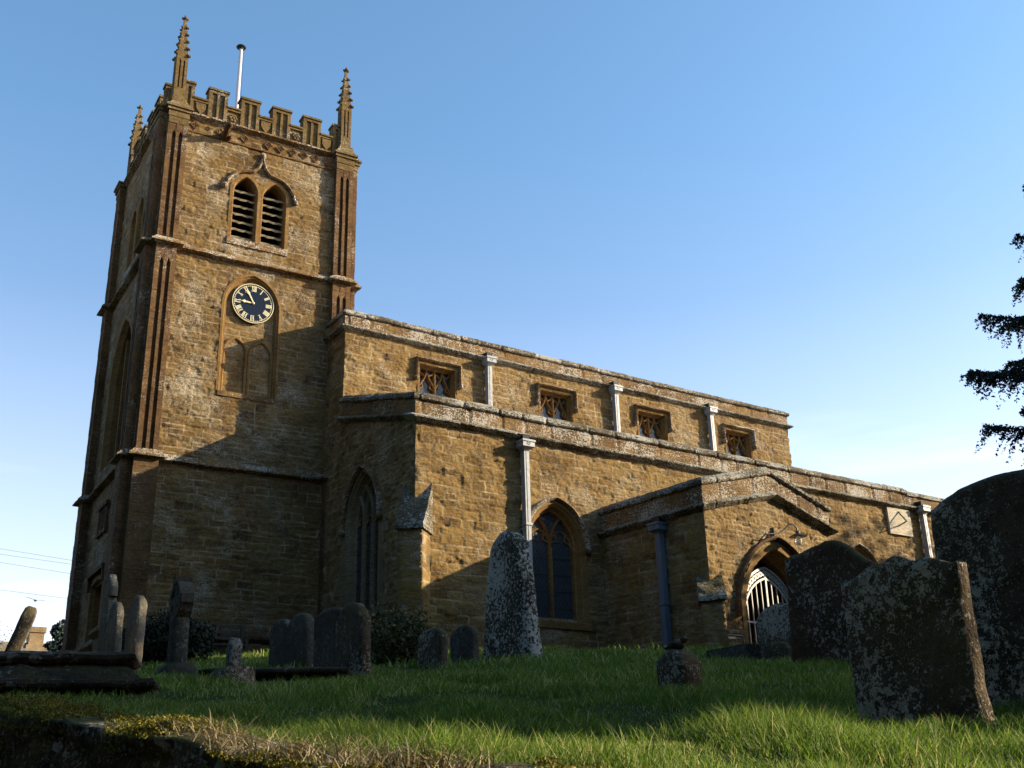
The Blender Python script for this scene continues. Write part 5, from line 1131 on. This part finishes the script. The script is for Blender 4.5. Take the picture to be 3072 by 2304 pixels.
# conifer whose boughs reach in at the right edge
def conifer(name, label, x, y, z0, H, rad, seed, mat, dens=1., zlow=.15, group=None, droop=.35, size=.13, pw=.8, tw=34, rmax=9.):
    o = thing(name, label, 'tree', (x, y, z0), group); rn = np.random.RandomState(seed); mb = MB(); mb.tube([(0, 0, -.3), (0, 0, H*.5), (0, 0, H)], .012*H+.05, 10, .03); P = []; bz_ = H*zlow
    nb2 = int(58*dens)
    for k_ in range(nb2):
        f = k_/nb2; z = bz_+(H*.98-bz_)*f; a = k_*2.399+rn.rand()*.4; r = rad*(1-f)**pw*(.35+.72*rn.rand()); r = min(r, rmax)+.15; dz = -r*.10+rn.randn()*.15
        p0 = np.array([0, 0, z]); p1 = np.array([math.cos(a)*r, math.sin(a)*r, z+dz+r*.12]); pm = (p0+p1)/2+np.array([0, 0, -.10*r]); mb.tube([tuple(p0), tuple(pm), tuple(p1)], .05, 5, .012)
        nt_ = max(6, int(r*tw)); t = (np.arange(nt_)+rn.rand(nt_))/nt_; t = .12+.88*t
        A0 = (1-t)[:, None]**2*p0+2*(t*(1-t))[:, None]*pm+(t**2)[:, None]*p1; out = np.array([math.cos(a), math.sin(a), 0.]); wv_ = np.array([-math.sin(a), math.cos(a), 0.])
        sd_ = np.where(rn.rand(nt_) < .5, -1, 1)*(.3+rn.rand(nt_)*.9); D_ = out[None]*(.45+.3*rn.rand(nt_))[:, None]+wv_[None]*sd_[:, None]; D_[:, 2] -= droop*(.3+1.5*rn.rand(nt_)**2)
        ln_ = (.16+.30*rn.rand(nt_))*(1-.55*t)*min(1.6, .5+r*.4); A1 = A0+D_*ln_[:, None]; q_ = 26; u_ = rn.rand(nt_, q_); Q = A0[:, None]+(A1-A0)[:, None]*u_[..., None]+rn.randn(nt_, q_, 3)*.022; Q[..., 2] -= .25*ln_[:, None]*u_**2
        P.append(Q.reshape(-1, 3)); m2 = int(r*60); t2 = rn.rand(m2); P.append((1-t2)[:, None]**2*p0+2*(t2*(1-t2))[:, None]*pm+(t2**2)[:, None]*p1+rn.randn(m2, 3)*.02)
    P = np.concatenate(P); V, F, t = leaf_cloud(P, size, seed+1); mk('crown', V, F, M[mat], o, {'tone': t}, local=True); mb.build('trunk', M['bark'], o, local=True); return o
conifer('conifer', 'dark drooping conifer whose boughs reach in at the right edge', 22.75, 10.5, 2.3, 13.2, 4.5, 8, 'needle', 1.5, .36, droop=1.0, size=.036, pw=1.35, tw=40, rmax=2.85)
conifer('conifer', 'small blue-green conifer beside the cottage chimney', 9.95, 47.5, 3.4, 3.95, 1.1, 9, 'needle2', .8, .1, droop=.1, size=.09)
conifer('conifer', 'taller sparse conifer half hidden behind the tower, beyond the cottage', 11.25, 52.0, 3.4, 4.9, 1.3, 19, 'needle2', .7, .1, droop=.2, size=.07)
broadleaf('bare_tree', 'small thin-leaved tree at the far left edge beyond the leaning stone', 'tree', 7.7, 50.0, 4.9, 1.5, 2500, 'leaf2', 23, .035)
# ------------------------------------------------------------------ cottage beyond, wires, bird
co = thing('cottage', 'distant stone cottage roof with a square chimney beyond the tombs', 'cottage', (8, 61, 3.2))
mb = MB(); mb.box(0, 13.0, 59.3, 64.5, 1.5, 6.3); mb.build('wall', M['chim'], co)
mb = MB(); mb.add([(-.2, 59.0, 6.1), (13.2, 59.0, 6.1), (13.2, 61.9, 8.35), (-.2, 61.9, 8.35), (-.2, 64.8, 6.1), (13.2, 64.8, 6.1)], [(0, 1, 2, 3), (3, 2, 5, 4)]); rf = mb.build('roof', M['tile'], co, None, .0)
mb = MB(); cx_, cy_ = 11.85, 61.9
mb.box(cx_-.36, cx_+.36, cy_-.36, cy_+.36, 7.4, 9.0); mb.box(cx_-.42, cx_+.42, cy_-.42, cy_+.42, 8.85, 9.13); mb.box(cx_-.48, cx_+.48, cy_-.48, cy_+.48, 7.4, 8.2); mb.build('chimney', M['chim'], rf, None, .02)
for k_, (zl_, zr_) in enumerate(((12.54, 12.16), (12.27, 11.96), (11.86, 11.48), (10.51, 10.21))):
    p, q = Vector((9.2, 59.3, zl_)), Vector((12.43, 58.7, zr_)); d_ = q-p; mb = MB(); pts = [p+d_*t+Vector((0, 0, .0)) for t in (-6, -4, -2, 0, 1, 3, 6, 9)]; mb.tube(pts, .007, 4)
    w_ = mb.build('overhead_wire', M['black']); tag(w_, ['topmost', 'second', 'third', 'lowest'][k_]+' of the four thin wires crossing the sky left of the tower', 'wire', 'overhead wires')
br = thing('bird', 'small bird gliding low in the sky left of the tower', 'bird', (11.06, 58.97, 10.03)); 
mb = MB(); mb.ball((0, 0, 0), .16, .05, .05, 10, 8); mb.ball((.17, 0, .01), .05, .035, .035, 8, 6); body = mb.build('body', M['black'], br, local=True, smooth=True)
for s in (-1, 1):
    mb = MB(); L2 = [(.06, s*.03, .02), (-.07, s*.03, .02), (-.09, s*.25, .07), (-.06, s*.48, .05), (.02, s*.26, .08)]; mb.prism([(a, b) for a, b, c_ in L2], .03, .045, lambda p, t_: (p[0], p[1], t_+abs(p[1])*.12)); mb.build('wing', M['black'], br, local=True)
br.rotation_euler = (R_(12), R_(-8), R_(60))
for o in list(bpy.data.objects):
    if o.name.startswith('tmp'): bpy.data.objects.remove(o)
